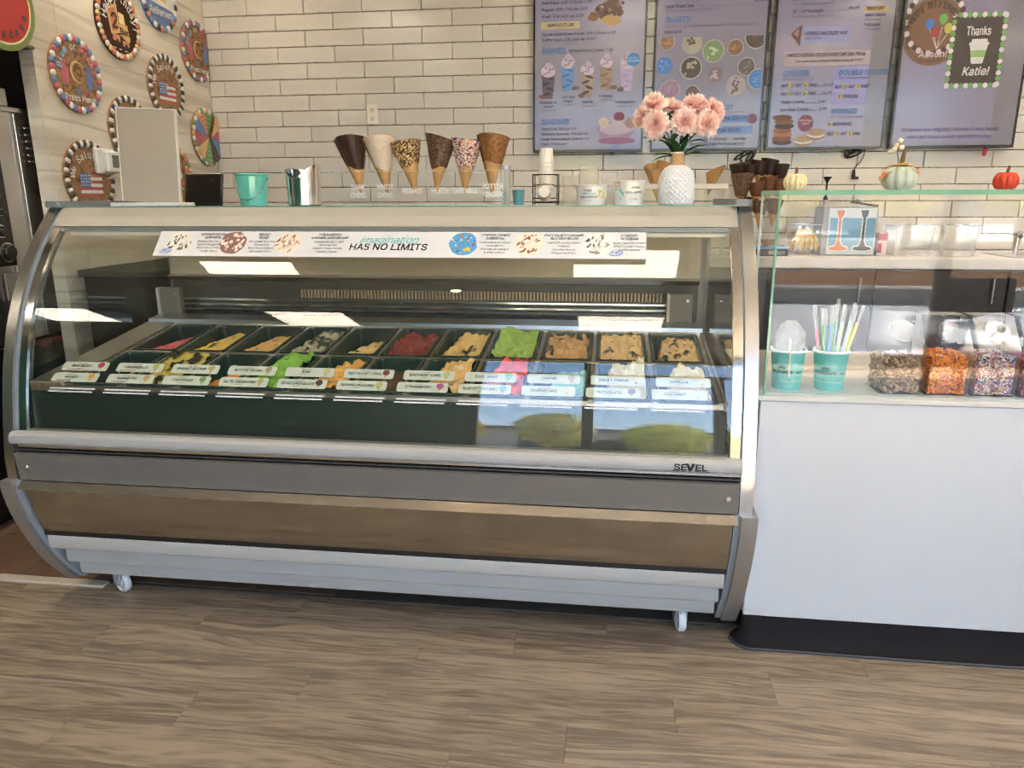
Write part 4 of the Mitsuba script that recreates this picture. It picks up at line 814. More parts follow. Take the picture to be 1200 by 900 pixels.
fr = sg.box(4.2, 60, 125, 127.6)
for j, (u, v, r, c, c2) in enumerate(((15, 123, 9, L(122, 92, 72), L(160, 130, 90)), (44, 121, 12, L(150, 148, 140), L(70, 66, 60)), (69, 112, 13, L(104, 130, 92), L(168, 186, 168)), (94, 115, 9.5, L(112, 88, 66), L(150, 116, 70)), (117, 126, 13.5, L(66, 58, 54), L(84, 72, 60)), (13, 97, 11, L(62, 110, 178), L(92, 144, 206)), (44, 94, 13, L(62, 56, 58), L(170, 160, 150)), (73, 86, 10, L(110, 98, 110), L(176, 164, 170)), (108, 94, 10.5, L(78, 72, 76), L(120, 112, 110)), (97, 73, 12, L(156, 150, 160), L(90, 84, 96)), (122, 80, 12, L(62, 116, 184), L(92, 144, 206)), (21, 70, 12, L(134, 112, 140), L(160, 136, 160)), (47, 66, 9, L(84, 74, 80), L(110, 96, 96)))):
    if j not in (7, 5): A.shp(disc(u, v, r, 10).intersection(fr), RB)
    A.shp(disc(u, v, r * .87, 10).intersection(fr), c); g = np.random.default_rng(j)
    for q in range(12): A.shp(blob(u + g.normal() * r * .3, v + g.normal() * r * .3, r * .13, .3, 8, q).intersection(disc(u, v, r * .8, 8)).intersection(fr), (np.array(c2) * g.uniform(.7, 1.1)).tolist())
for j in range(60):
    u, v = 6 + (j * 53) % 118, 62 + (j * 29) % 64; A.shp(disc(u, v, .5, 2), L(80, 72, 90))
A.t('PARTY KIT', 5, 60, 47, MBLUE, True, maxu=40); A.t('4 quarts, 230-290 cal per serving', 2.2, 58, 43, L(170, 120, 130), False, maxu=60)
A.shp(rect(58, 32.5, 124, 40.5, 1), L(96, 130, 184)); A.t('4 Quarts 159.99', 3.6, 74, 35, NAVY, True, maxu=40); A.shp(rect(50, 19.5, 120, 28, 1), L(96, 130, 184)); A.t('10 Cup 30.99', 3.8, 72, 22, NAVY, True, maxu=34); A.shp(disc(119, 36, 5.5, 8), L(104, 66, 92))
A.t('CUPS  -  SPOONS  -  NAPKIN', 2.8, 58, 12, NAVY, True, maxu=56); A.t('SCOOP INCLUDED WITH QUART KIT', 2.8, 48, 6.5, NAVY, True, maxu=64)
A.done()
# screen 3
k = screen(.818, 1.415, 'menu screen listing cookies and brownies with a cookie stack, third from the left'); x0 = .818; kx = .597 / 143
XD = .597 - .105
glow(k, x0, rect(.010, .014, .020, 1.078).union(rect(.020, .014, XD, .030)), L(80, 112, 170), 'screen_border')
glow(k, x0, rect(.020, .030, XD, 1.078), np.array(L(160, 150, 198))); glow(k, x0, rect(XD, .014, .587, 1.078), np.array(L(84, 86, 96)), 'dim_band')
A = Art(k, x0, kx, kz)
for s, u, v, h, m in (('12" Round', 20, 174, 3.4, 24), ('16" Round', 20, 163, 3.4, 20), ('14" x 24" Rectangle', 20, 150, 3.4, 36)):
    A.t(s, h, u, v, NAVY, True, maxu=m, shear=.15); A.t('380-580 cal/serving  SERVES 8-40', 2.4, u, v - 5, GREYT, False, maxu=48, shear=.15); A.t(('31.99', '41.99', '54.99')[(174 - v) // 11 if v > 160 else 2], 3, 86, v + 2, NAVY, True, shear=.15)
    A.shp(rect(u + m + 2, v + .6, 84, v + 1), GREYT)
A.t('Sugar +3.00', 3.2, 106, 170, NAVY, True, maxu=20, shear=.15); A.t('Birthday Cake +3.00', 3.2, 106, 163.5, NAVY, True, maxu=30, shear=.15); A.shp(rect(104, 149, 132, 154.5, .8), L(176, 160, 110)); A.t('TOP IT OFF', 3.2, 107, 150.6, NAVY, True, maxu=20, shear=.15)
A.t("M&M'S  Border", 3.0, 106, 144, NAVY, True, maxu=24, shear=.15); A.t('+20 cal/serving', 2.4, 105, 139.5, GREYT, False, maxu=20, shear=.15); A.t('Fully Iced', 3.0, 106, 134, NAVY, True, maxu=18, shear=.15); A.t('+780 cal/serving', 2.4, 105, 129.5, GREYT, False, maxu=22, shear=.15)
A.shp(sg.Polygon([(20, 128), (33, 138), (32, 114)]), L(84, 62, 60)); A.shp(sg.Polygon([(22, 128), (30, 134), (29, 124)]), L(150, 120, 120))
A.shp(rect(35, 118, 92, 135, 1), L(148, 152, 200)); A.t('COOKIE CAKE SLICE  4.49', 3.6, 37, 126, NAVY, True, maxu=50, shear=.15); A.t('400-710 cal', 2.4, 37, 121.5, GREYT, False, maxu=20, shear=.15)
A.shp(rect(14, 93, 117, 109, 0), L(168, 158, 168)); A.t('MAKE IT A DOUBLE DOOZIE COOKIE CAKE  600-790 cal', 3.6, 19, 103, NAVY, True, maxu=92, shear=.15); A.t('Two cookie cakes with icing in between, starting at +25.99', 2.6, 28, 97, NAVY, False, maxu=80, shear=.15)
A.t('COOKIES', 6.4, 14, 82, MBLUE, True, maxu=32, shear=.12); A.t('180-250 cal per cookie', 2.4, 14, 78, GREYT, False, maxu=38, shear=.15)
A.shp(rect(76, 50, 117, 92, 1), L(140, 142, 196)); A.t('DOUBLE DOOZIE', 5.6, 82, 82, MBLUE, True, maxu=58, shear=.12); A.t('380-720 cal per doozie', 2.4, 82, 78, GREYT, False, maxu=36, shear=.15)
for (s, u, v, m, dd) in (('BUY  3  GET  1  FREE .... 11.49', 14, 70.5, 62, (9.5, 28.5)), ('BUY 10 GET  3  FREE .... 24.99', 14, 61.5, 61, (9.5, 28.5)), ('BUY  2  GET  1  FREE', 79, 68, 40, (9.2, 26)), ('1  DOOZIE', 84, 57.5, 23, (1.5,)), ('1  BROWNIE', 75, 27, 28, (1.5,)), ('BUY  3  GET  1  FREE', 75, 16, 40, (9.2, 26))):
    for q in dd: A.shp(disc(u + q + 1, v + 1.6, 3.1, 6), L(170, 160, 110))
    A.t(s, 3.2, u, v, NAVY, True, maxu=m, shear=.12)
A.t('Single Cookie ............ 2.49', 3.0, 14, 52.5, NAVY, True, maxu=60, shear=.1); A.t('Specialty Cookie ........ 2.79', 3.0, 14, 44, NAVY, True, maxu=60, shear=.1)
A.t('BROWNIES', 5.4, 77, 40, MBLUE, True, maxu=31, shear=.12); A.t('450-550 cal per brownie', 2.4, 76, 35.5, GREYT, False, maxu=40, shear=.15)
for i, (u, v, c) in enumerate(((20, 9, L(74, 52, 50)), (19, 13, L(112, 74, 58)), (20, 18, L(140, 98, 76)), (19, 22, L(120, 80, 60)), (21, 27, L(58, 50, 56)), (20, 32, L(104, 72, 56)), (18, 36.5, L(92, 62, 54)))): A.shp(blob(u, v, 12, .06, 20, i, .28), c)
A.shp(disc(47, 30, 9.5, 10), L(112, 66, 92)); A.t('NOT YOUR', 1.8, 47, 32, L(200, 190, 190), True, cx=True); A.t('SWEET', 1.8, 47, 28.6, L(200, 190, 190), True, cx=True)
for u, v in ((46, 10), (61, 17)):
    A.shp(ell(u, v - 2, 11, 4.5), L(130, 112, 96)); A.shp(ell(u, v, 11, 3.6), L(196, 184, 190)); A.shp(ell(u, v + 2.6, 11, 4), L(152, 132, 112))
A.done()
# screen 4
k = screen(1.450, 2.060, 'menu screen with a round balloon cookie and a square thank-you cookie, rightmost'); x0 = 1.450; kx = .61 / 147; kz4 = kz
XD = .61 - .125
glow(k, x0, rect(.010, .014, .022, 1.078).union(rect(.022, .014, XD, .030)), L(92, 72, 112), 'screen_border')
glow(k, x0, rect(.022, .030, XD, 1.078), np.array(L(158, 146, 194))); glow(k, x0, rect(XD, .014, .60, 1.078), np.array(L(84, 86, 98)), 'dim_band')
A = Art(k, x0, kx, kz)
CKB = L(104, 76, 60)
A.shp(disc(36, 126, 36, 20), CKB); A.shp(disc(36, 126, 32, 20).difference(disc(36, 126, 31, 20)), L(70, 50, 44))
for i in range(34): A.shp(disc(36 + 33 * math.cos(i * 2 * math.pi / 34), 136 + 33 * math.sin(i * 2 * math.pi / 34), 3.2, 5), L(196, 186, 196) if i % 2 else L(62, 46, 46))
for u, v, c in ((31, 134, L(62, 112, 190)), (46, 139, L(96, 160, 84)), (53, 129, L(180, 170, 80)), (38, 125, L(146, 56, 60))): A.shp(ell(u, v, 5, 5.6), c); A.shp(sg.LineString([(u, v - 5), (42, 108)]).buffer(.4), L(200, 190, 200))
A.tx.append((P(arc_txt('Happy Birthday', 6.4 * kz, 36 * kx, 126 * kz, 25 * kz, 98, True, adv=.70), (x0, TY - .0032, TZ0)), L(44, 32, 34)))
A.t('Alison!', 7, 38, 99, L(190, 176, 186), True, cx=True, maxu=38, shear=.1)
A.shp(rect(57, 67, 119, 144, 1), L(56, 50, 50))
for i in range(13):
    cc = L(98, 150, 84) if i % 2 else L(200, 200, 204)
    A.shp(disc(59, 69 + i * 6, 2.9, 5), cc); A.shp(disc(117, 69 + i * 6, 2.9, 5), cc)
    if i < 11: A.shp(disc(59 + i * 5.6, 68, 2.9, 5), cc); A.shp(disc(59 + i * 5.6, 142, 2.9, 5), cc)
A.t('Thanks', 9, 88, 121, L(206, 202, 206), True, cx=True, maxu=28); A.t('Katie!', 8.5, 90, 79, L(206, 202, 206), True, cx=True, maxu=30, shear=.2)
A.shp(sg.Polygon([(84, 91), (97, 91), (101, 111), (80, 111)]), L(200, 200, 206)); A.shp(sg.Polygon([(82.5, 98), (98.5, 98), (99.6, 105), (81.4, 105)]), L(128, 170, 104)); A.shp(rect(79, 111, 102, 113.5), L(206, 206, 212)); A.shp(rect(81.5, 113.5, 99.5, 117, 1), L(206, 206, 212))
A.t('Browse our digital Cookie Cake book', 4.4, 70, 19, L(78, 66, 116), False, cx=True, maxu=116); A.t('and get your order started today', 4.4, 70, 11, L(78, 66, 116), False, cx=True, maxu=104)
A.done()
# cables and plugs under the screens
def cable(name, lab, paths, r=.004, c=L(20, 20, 22), extra=None):
    k = thing(name, lab, 'cable'); part(k, 'wire', shape([(tube(p, r, 6), c) for p in paths]))
    for nm, m, cc in (extra or []): part(k, nm, shape([(m, cc)]))
t = np.linspace(0, 1, 24)
def loop(x, w, z0, dz, ph, y=YW - .025): return np.stack([x + w * np.sin(2 * np.pi * t + ph) * .5, np.full(24, y) + .006 * np.cos(4 * np.pi * t), z0 - dz * .5 * (1 - np.cos(2 * np.pi * t))], 1)
cable('cable_loop', 'black cable loops hanging under the second menu screen', [loop(.73, .06, 1.575, .07, .4), loop(.71, .09, 1.575, .055, 1.2, YW - .035), loop(.75, .05, 1.575, .08, 2.2, YW - .030)])
cable('cable_loop', 'black coiled cable under the third menu screen', [loop(1.28, .08, 1.575, .045, .3), loop(1.285, .07, 1.572, .035, 1.3, YW - .034), loop(1.29, .09, 1.575, .05, 2.3, YW - .03)])
cable('power_lead', 'thin black lead with a plug hanging to the glass counter case', [np.array([(1.345, YW - .02, 1.57), (1.342, YW - .022, 1.535), (1.325, YW - .024, 1.50), (1.30, YW - .024, 1.475), (1.298, YW - .024, 1.455)])], .0022, extra=[('plug', tube([(1.298, YW - .024, 1.462), (1.298, YW - .024, 1.44), (1.299, YW - .024, 1.425)], [.006, .009, .011], 10), L(18, 18, 19)), ('plug_tip', box(1.29, 1.325, YW - .034, YW - .014, 1.413, 1.427, .004), L(18, 18, 19))])
k = thing('usb_stick', 'small red stick hanging under the rightmost menu screen', 'usb stick'); part(k, 'body', shape([(rot(box(1.925, 1.945, TY + .004, TY + .016, 1.527, 1.568, .004), 8, (0, 1, 0), (1.935, TY, 1.568)), L(170, 34, 44))], 'm_gloss'))
k = thing('screen_knob', 'tiny dark knob under the first menu screen', 'knob'); scene[k] = shape([(box(-.01, .008, TY + .004, TY + .02, 1.553, 1.568, .002), L(30, 30, 30))])
# ------------------------------------------------------------------ white counter with the glass topping case
ct = thing('counter', 'white front counter with dark curved toe base, right of the display case', 'counter')
KX = .432
part(ct, 'front_panel', shape([(box(KX, 4.2, 2.085, 2.70, .095, .772, .003), L(206, 207, 208))], 'm_paint'))
part(ct, 'counter_top', shape([(box(KX - .008, 4.2, 2.078, 2.75, .772, .785, .002), L(206, 204, 198))], 'm_paint'))
kp = [(2.092, .098), (2.088, .05), (2.080, .022), (2.062, .006), (2.050, .002), (2.050, 0), (2.11, 0), (2.11, .098)]
b = part(ct, 'toe_base', shape([(ext_x(kp, KX + .02, 4.2), L(40, 39, 42)), (box(KX + .02, KX + .06, 2.10, 2.7, 0, .096), L(40, 39, 42)), (mv(lathe([(0, .098), (.030, .098), (.030, .05), (.036, .022), (.050, .006), (.060, .002), (.060, 0), (0, 0)], 32), KX + .030, 2.11, 0), L(40, 39, 42))], 'm_matte'), label='dark curved vinyl toe base')
lip = [(KX - .030 + .060 - .060 * math.cos(a), 2.11 - .060 * math.sin(a), .004) for a in np.linspace(0, math.pi / 2, 10)] + [(x, 2.050 + .002 * math.sin(x * 5), .004) for x in np.linspace(KX + .06, 4.2, 40)]
part(b, 'toe_lip', shape([(tube(lip, .0045, 6), L(58, 62, 72))], 'm_paint'))
GXA, GYA, GYB, GZA, GZB = .440, 2.092, 2.335, .785, 1.343
gc = thing('glass_topping_case', 'green-edged clear glass case on the white counter', 'glass case')
GE = L(92, 152, 128)
def sheet(o, ux, uy, w, h): return mikit.ply(P(flat(rect(0, 0, w, h)), o, ux, uy), 'm_pane')
part(gc, 'front_pane', sheet((GXA, GYA, GZA), (1, 0, 0), (0, 0, 1), 3.2, GZB - .014 - GZA))
part(gc, 'side_pane', sheet((GXA + .004, GYA + .004, GZA), (0, 1, 0), (0, 0, 1), GYB - GYA, GZB - .014 - GZA))
part(gc, 'top_pane', sheet((GXA, GYA, GZB - .001), (1, 0, 0), (0, 1, 0), 3.2, GYB - GYA))
scene['m_edge'] = two({'type': 'principled', 'base_color': rgb(L(110, 172, 146)), 'roughness': .1, 'specular': .6})
part(gc, 'top_edge', mikit.ply(box(GXA, GXA + 3.2, GYA - .0015, GYA, GZB - .0125, GZB), 'm_edge'), label='green polished glass edge')
part(gc, 'corner_edge', mikit.ply(box(GXA - .001, GXA + .0045, GYA - .002, GYA + .006, GZA, GZB - .0125), 'm_edge'))
part(gc, 'rear_edge', shape([(box(GXA, GXA + .006, GYB - .003, GYB + .001, GZA, GZB - .012), L(176, 186, 180))], 'm_gloss'))
part(gc, 'side_edge', mikit.ply(box(GXA - .001, GXA, GYA, GYB, GZB - .0125, GZB), 'm_edge'))
part(gc, 'base_plate', shape([(box(GXA + .01, GXA + 3.2, GYA + .012, GYB, GZA, GZA + .005), L(196, 204, 200))], 'm_gloss'))
GZF = GZA + .0052
# pumpkins on the glass top
def pumpkin(x, y, z, rx, rz, ribs, col, stemcol, key, stem=.02, lean=.0):
    th = np.linspace(0, 2 * np.pi, 97)[:-1]; ph = np.linspace(0, np.pi, 34)
    T_, P_ = np.meshgrid(th, ph); rib = .86 + .14 * np.abs(np.cos(T_ * ribs / 2)) ** .6
    r = np.sin(P_) ** .75 * (1 - .0) * rib; zz_ = np.cos(P_) * (1 - .30 * np.exp(-(np.sin(P_) / .32) ** 2))
    V = np.stack([r * np.cos(T_) * rx, r * np.sin(T_) * rx, zz_ * rz], -1).reshape(-1, 3); n = 96; F = []
    i = np.arange(33)[:, None] * n; j = np.arange(n)[None]; j2 = (j + 1) % n
    F = np.vstack([np.stack([i + j, i + n + j2, i + j2], -1).reshape(-1, 3), np.stack([i + j, i + n + j, i + n + j2], -1).reshape(-1, 3)])
    zmin = V[:, 2].min(); V = V + [x, y, z - zmin]
    c = np.array(col)[None] * (.80 + .2 * ((rib.reshape(-1, 1) - .86) / .14)) * (.94 + .12 * meshkit.fbm(V * 60, 3, 2)[:, None])
    part(key, 'body', mikit.ply((V, F), 'm_paint', smooth=True, color=np.clip(c, 0, 1)))
    zt = z - zmin + rz * .66
    path = [(x + lean * s_, y, zt + stem * s_) for s_ in np.linspace(0, 1, 6)]
    part(key, 'stem', shape([(tube(path, np.linspace(rx * .16, rx * .10, 6), 8), stemcol)]))
    return zt
ZT_ = GZB
k = thing('mini_pumpkin', 'small cream-white pumpkin on the left end of the glass case', 'pumpkin'); pumpkin(.505, 2.215, ZT_, .032, .026, 12, L(238, 220, 166), L(120, 70, 44), k, .022, .002)
k = thing('mini_pumpkin', 'small bright red-orange pumpkin on the glass case, rightmost', 'pumpkin'); pumpkin(1.048, 2.215, ZT_, .031, .026, 11, L(212, 66, 36), L(74, 60, 34), k, .022, .004)
k = thing('green_pumpkin', 'pale green pumpkin with autumn leaves and cream berries on the glass case', 'pumpkin'); zt = pumpkin(.777, 2.215, ZT_, .047, .036, 10, L(196, 204, 182), L(110, 84, 50), k, .05, .006)
def leaf(cx, cy, cz, ang_, length, width, col, col2, droop, lobes=5):
    n = 15; s_ = np.linspace(0, 1, n); w = width * (np.sin(np.pi * s_ ** .8) ** .7) * (1 + .35 * np.sin(s_ * lobes * 2 * np.pi)); w[-1] = 0
    V, C = [], []
    for si, wi in zip(s_, w):
        for e in (-1, 0, 1):
            V.append((si * length, e * wi, droop * si ** 1.6 * length + (.25 * wi if e else 0))); C.append(np.array(col) * (1 - si) + np.array(col2) * si)
    V = np.array(V); F = []
    for i in range(n - 1):
        for e in (0, 1):
            a = i * 3 + e; F += [[a, a + 1, a + 4], [a, a + 4, a + 3]]
    m = rot(trimesh.Trimesh(V, F, process=False), ang_); return mv(m, cx, cy, cz), np.array(C)
for a, l_, w, c1, c2, d in ((-12, .052, .016, L(240, 196, 96), L(226, 140, 84), -.25), (20, .050, .014, L(246, 226, 186), L(238, 178, 90), -.1), (165, .050, .016, L(244, 206, 120), L(232, 170, 110), -.2), (200, .062, .018, L(236, 178, 90), L(216, 128, 96), -.62), (-35, .058, .013, L(232, 170, 84), L(214, 120, 90), -.4), (-110, .04, .017, L(250, 234, 198), L(244, 214, 150), .1), (-70, .036, .016, L(252, 240, 214), L(246, 222, 160), .25), (90, .05, .02, L(240, 206, 130), L(230, 180, 100), .1)):
    m, C = leaf(.775, 2.215, zt + .008, a, l_, w, c1, c2, d); part(k, 'leaf', mikit.ply(m, 'm_leaf', smooth=True, color=C))
for dx, dy, dz in ((-.012, -.006, .040), (.004, -.012, .044), (-.004, .004, .050), (-.018, .004, .034), (.001, -.004, .062)):
    part(k, 'berry', shape([(ball(.765 + dx, 2.212 + dy, zt + .012 + dz, .0068, 2), L(240, 226, 190))], 'm_gloss'))
part(k, 'berry_stem', shape([(tube([(.773, 2.215, zt + .005), (.764, 2.213, zt + .04), (.765, 2.21, zt + .07)], .0012, 5), L(90, 60, 40))]))
# teal cups with straws and a bag, inside the glass case
def teal_cup(x, y, lab):
    k = thing('teal_cup', lab, 'cup'); z = GZF
    pr = [(0, .002), (.038, .002), (.0385, 0), (.0395, .004), (.048, .108), (.0505, .110), (.0505, .1145), (.0475, .1145), (.0465, .108), (.038, .006), (0, .006)]
    part(k, 'cup', shape([(mv(lathe([(a * .98, b_) for a, b_ in pr], 48), x, y, z), L(112, 196, 188))], 'm_paint'))
    part(k, 'rim', shape([(mv(lathe([(.0482, .1075), (.0505, .109), (.0510, .112), (.0500, .1155), (.0475, .1155), (.0465, .111)], 48), x, y, z), L(226, 234, 230))], 'm_paint'))
    it = []
    for s_, h, dx, dz in (('It\'s', .008, -.024, .062), ('DELICIOUS', .0075, -.024, .050), ('SWEET', .005, .026, .05)):
        m = txt(s_, h, True, cx=0); v, f = arr(m); th = (v[:, 0] + dx) / .044; rr = .0415 + .0085 * (dz + v[:, 1]) / .1 + .0006
        it.append((trimesh.Trimesh(np.stack([x + rr * np.sin(th), y - rr * np.cos(th), z + dz + v[:, 1]], 1), f, process=False), L(34, 44, 48)))
    part(k, 'lettering', shape(it, 'm_paint', angle=0, smooth=False), kind='stuff')
    part(k, 'band', shape([(mv(lathe([(.0402, .024), (.0406, .024), (.0408, .0265), (.0404, .0265)], 40), x, y, z), L(190, 206, 196))], 'm_paint'))
C1, C2 = (.518, 2.175), (.636, 2.175)
teal_cup(*C1, 'teal paper cup holding a clear bag, left of the straw cup'); teal_cup(*C2, 'teal paper cup filled with coloured straws')
g = np.random.default_rng(3)
bagm = trimesh.creation.icosphere(subdivisions=4, radius=1); v = bagm.vertices; n_ = meshkit.fbm(v * 2.6 + 5, 4, 4); bagm.vertices = v * (1 + .4 * (n_[:, None] - .5)) * [.042, .040, .060] + [C1[0], C1[1], GZF + .135]
k = thing('plastic_bag', 'crumpled clear plastic bag stuffed in the left teal cup', 'bag'); scene[k] = mikit.ply(bagm, 'm_bag', smooth=True)
scene['m_bag'] = {'type': 'blendbsdf', 'weight': .38, 'a': {'type': 'thindielectric', 'int_ior': 1.4}, 'b': two({'type': 'principled', 'base_color': rgb(L(214, 214, 210)), 'roughness': .3})}
k = thing('spoon_handle', 'white straw standing at the front of the left teal cup', 'straw'); scene[k] = shape([(cyl((C1[0] - .004, C1[1] - .045, GZF + .04), (C1[0] - .010, C1[1] - .052, GZF + .150), .003, 8), L(236, 230, 220))])
SC = [L(206, 120, 130), L(150, 70, 110), L(70, 150, 80), L(108, 196, 70), L(60, 120, 190), L(90, 160, 220), L(60, 140, 50), L(186, 216, 226), L(176, 216, 196), L(210, 220, 110), L(190, 206, 230), L(222, 216, 90), L(206, 212, 130), L(226, 220, 120)]
for i, c in enumerate(SC):
    u = (i / 13 - .5) * 2; yb = g.uniform(-.02, .02)
    p0 = np.array([C2[0] + u * .022, C2[1] + yb * .6, GZF + .02]); p1 = np.array([C2[0] + u * .068 + .004, C2[1] + yb * 1.5, GZF + .238 + g.uniform(-.012, .02) - abs(u) * .01])
    k = thing('straw', ('%s straw, number %d from the left in the right teal cup' % (['pink', 'plum', 'green', 'lime', 'blue', 'light blue', 'dark green', 'ice blue', 'pale green', 'yellow-green', 'pale lavender', 'bright yellow', 'pale yellow', 'soft yellow'][i], i + 1)), 'straw', 'straws in the teal cup')
    part(k, 'tube', shape([(cyl(p0, p0 + (p1 - p0) * .80, .0042, 8), c)], 'm_paint'))
    part(k, 'wrapper', mikit.ply(cyl(p0 + (p1 - p0) * .78, p1, .0050, 8), 'm_bag'))
# topping jars
def jar(x, y, w, cols, size, fill, lab, contents, seed):
    k = thing('topping_jar', lab, 'jar'); z = GZF; d = .135; h = .215
    prof = [(-d / 2, 0), (d / 2, 0), (d / 2, h), (-.0, h), (-d / 2, h * .60)]
    sh = sg.Polygon([(y + a, z + b_) for a, b_ in prof]).buffer(-.006).buffer(.006, quad_segs=4)
    part(k, 'body', mikit.ply(ext_x(sh, x - w / 2, x + w / 2), 'm_clear'))
    o = np.array([x, y - d / 4 - .002, z + h * .80 + .004]); t_ = np.array([0, d / 2, h * .40]); t_ /= np.linalg.norm(t_)
    ld = part(k, 'lid', mikit.ply(P(ext(disc(0, 0, .030, 12), .004), o, (1, 0, 0), t_), 'm_clear'))
    nn = np.cross((1, 0, 0), t_)
    part(ld, 'lid_knob', mikit.ply(ball(*(o + nn * .020), .0125, 3), 'm_crystal', smooth=True))
    part(k, 'rim', mikit.ply(P(ext(disc(0, 0, .033, 14).difference(disc(0, 0, .031, 14)), .004), o - nn * .004, (1, 0, 0), t_), 'm_clear'))
    g = np.random.default_rng(seed)
    kk = thing(contents[0], contents[1], contents[2], kind='stuff')
    core = box(x - w / 2 + .008, x + w / 2 - .008, y - d / 2 + .008, y + d / 2 - .008, z + .004, z + fill - .010, .006)
    n = min(2600, int((w * fill + w * d + 2 * d * fill * .6) / (size * size * (2.6 if size > .0024 else 1.7))))
    base = trimesh.creation.icosphere(subdivisions=1, radius=1); bv, bf = arr(base); s_ = g.uniform(size=n); U = lambda a, b: g.uniform(a, b, n)
    px = np.where(s_ < .75, x + U(-1, 1) * (w / 2 - .008), x + g.choice([-1, 1], n) * (w / 2 - .0085))
    py = np.where(s_ < .55, y - d / 2 + .0085, y + U(-1, 1) * (d / 2 - .01))
    pz = np.where((s_ >= .55) & (s_ < .75), z + fill - .010 + U(-.002, .003), z + U(.005, fill - .008))
    sc_ = np.stack([size * U(.8, 1.1), size * (U(.8, 1.1) if size > .0024 else .45 + U(0, .01)), size * (U(.7, 1.05) if size > .0024 else .45 + U(0, .01))], 1)
    q_ = np.linalg.qr(g.normal(size=(n, 3, 3)))[0]
    V = np.einsum('nij,nkj->nki', q_, bv[None] * sc_[:, None]) + np.stack([px, py, pz], 1)[:, None]
    C = np.array(cols)[g.integers(len(cols), size=n)] * g.uniform(.88, 1.12, (n, 1)); m_ = len(bv)
    F = (bf[None] + (np.arange(n) * m_)[:, None, None]).reshape(-1, 3); cv, cf = arr(core)
    V = np.vstack([V.reshape(-1, 3), cv]); C = np.vstack([np.repeat(C, m_, 0), np.tile(np.array(cols[0]) * .6, (len(cv), 1))]); F = np.vstack([F, cf + n * m_])  # core darker than the pieces, shade of the gaps put into its colour
    scene[kk] = mikit.ply((V, F), 'm_paint', smooth=True, color=np.clip(C, 0, 1))
jar(.815, 2.19, .108, [L(150, 126, 98), L(120, 98, 74), L(174, 150, 118), L(104, 84, 64)], .0065, .105, 'clear slant-lid jar of brown crushed topping, leftmost jar', ('crushed_topping', 'brown crushed topping in the leftmost jar', 'topping'), 1)
jar(.936, 2.19, .108, [L(224, 110, 40), L(232, 176, 50), L(120, 62, 36), L(206, 90, 40), L(236, 150, 48)], .0034, .118, 'clear slant-lid jar of orange and yellow candies', ('candy_topping', 'small orange, yellow and brown candies in the second jar', 'candy'), 2)
jar(1.057, 2.19, .108, [L(230, 228, 224), L(60, 90, 160), L(190, 60, 60), L(226, 200, 90), L(60, 50, 60), L(220, 140, 150), L(240, 236, 230), L(40, 40, 60)], .0027, .118, 'clear slant-lid jar of many-coloured sprinkles', ('sprinkle_topping', 'white, blue and red sprinkles in the third jar', 'sprinkles'), 3)
jar(1.178, 2.19, .108, [L(140, 50, 48), L(110, 40, 40), L(166, 80, 66)], .0050, .110, 'clear slant-lid jar of dark red topping, rightmost jar', ('red_topping', 'dark red topping in the rightmost jar', 'topping'), 4)

# ------------------------------------------------------------------ things standing on the display case
ZD = 1.3018
def lean(m, ang_, axis, at): return rot(m, ang_, axis, at)
k = thing('upright_panel', 'plain grey-beige upright panel in a white foot at the left end of the display case', 'panel')
part(k, 'panel', shape([(rot(box(-1.677, -1.470, 2.456, 2.464, ZD + .012, 1.618, .001), 3.0, (0, 1, 0), (-1.57, 2.46, ZD)), L(176, 164, 148))], 'm_paint'))
part(k, 'panel_rim', shape([(rot(box(-1.681, -1.677, 2.454, 2.466, ZD + .012, 1.620), 3.0, (0, 1, 0), (-1.57, 2.46, ZD)), L(222, 216, 206)), (rot(box(-1.681, -1.466, 2.454, 2.466, 1.618, 1.622), 3.0, (0, 1, 0), (-1.57, 2.46, ZD)), L(222, 216, 206)), (rot(box(-1.470, -1.466, 2.454, 2.466, ZD + .012, 1.620), 3.0, (0, 1, 0), (-1.57, 2.46, ZD)), L(222, 216, 206))], 'm_paint'))
part(k, 'foot', shape([(box(-1.69, -1.45, 2.40, 2.52, ZD, ZD + .012, .002), L(224, 222, 214))], 'm_paint'))
k = thing('black_screen', 'glossy black tablet screen leaning back, right of the grey panel', 'tablet')
tb = lambda m: rot(m, -14, (1, 0, 0), (-1.5, 2.62, ZD))
part(k, 'body', shape([(tb(box(-1.548, -1.405, 2.615, 2.632, ZD, ZD + .118, .005)), L(18, 17, 17))], 'm_gloss'))
part(k, 'mark', shape([(tb(P(txt('V', .005, True, cx=0), (-1.44, 2.6146, ZD + .088))), L(120, 116, 110))], angle=0, smooth=False))
part(k, 'stand', shape([(box(-1.51, -1.44, 2.63, 2.70, ZD, ZD + .05, .004), L(22, 21, 21))]))
k = thing('teal_bucket', 'small glossy teal bucket with a thin wire handle on the display case', 'bucket')
BX, BY = -1.222, 2.5
part(k, 'body', shape([(mv(lathe([(0, .003), (.040, .003), (.042, 0), (.0435, .004), (.0535, .098), (.0565, .101), (.0575, .104), (.056, .107), (.0535, .105), (.0415, .006), (0, .006)], 48), BX, BY, ZD), L(104, 194, 172))], 'm_gloss'))
a = np.linspace(0, np.pi, 26)
part(k, 'handle', shape([(tube(np.stack([BX - .058 * np.cos(a), BY - .052 * np.sin(a) ** .9, ZD + .092 - .072 * np.sin(a)], 1), .0013, 6), L(190, 206, 198))], 'm_chrome'))
for s_ in (-1, 1): part(k, 'lug', shape([(ball(BX + s_ * .057, BY, ZD + .092, .005, 1), L(104, 194, 172))], 'm_gloss'))
k = thing('steel_canister', 'stainless steel canister with a slanted open top, right of the teal bucket', 'canister')
SX, SY = -1.038, 2.5; n = 48; th = np.arange(n) * 2 * np.pi / n
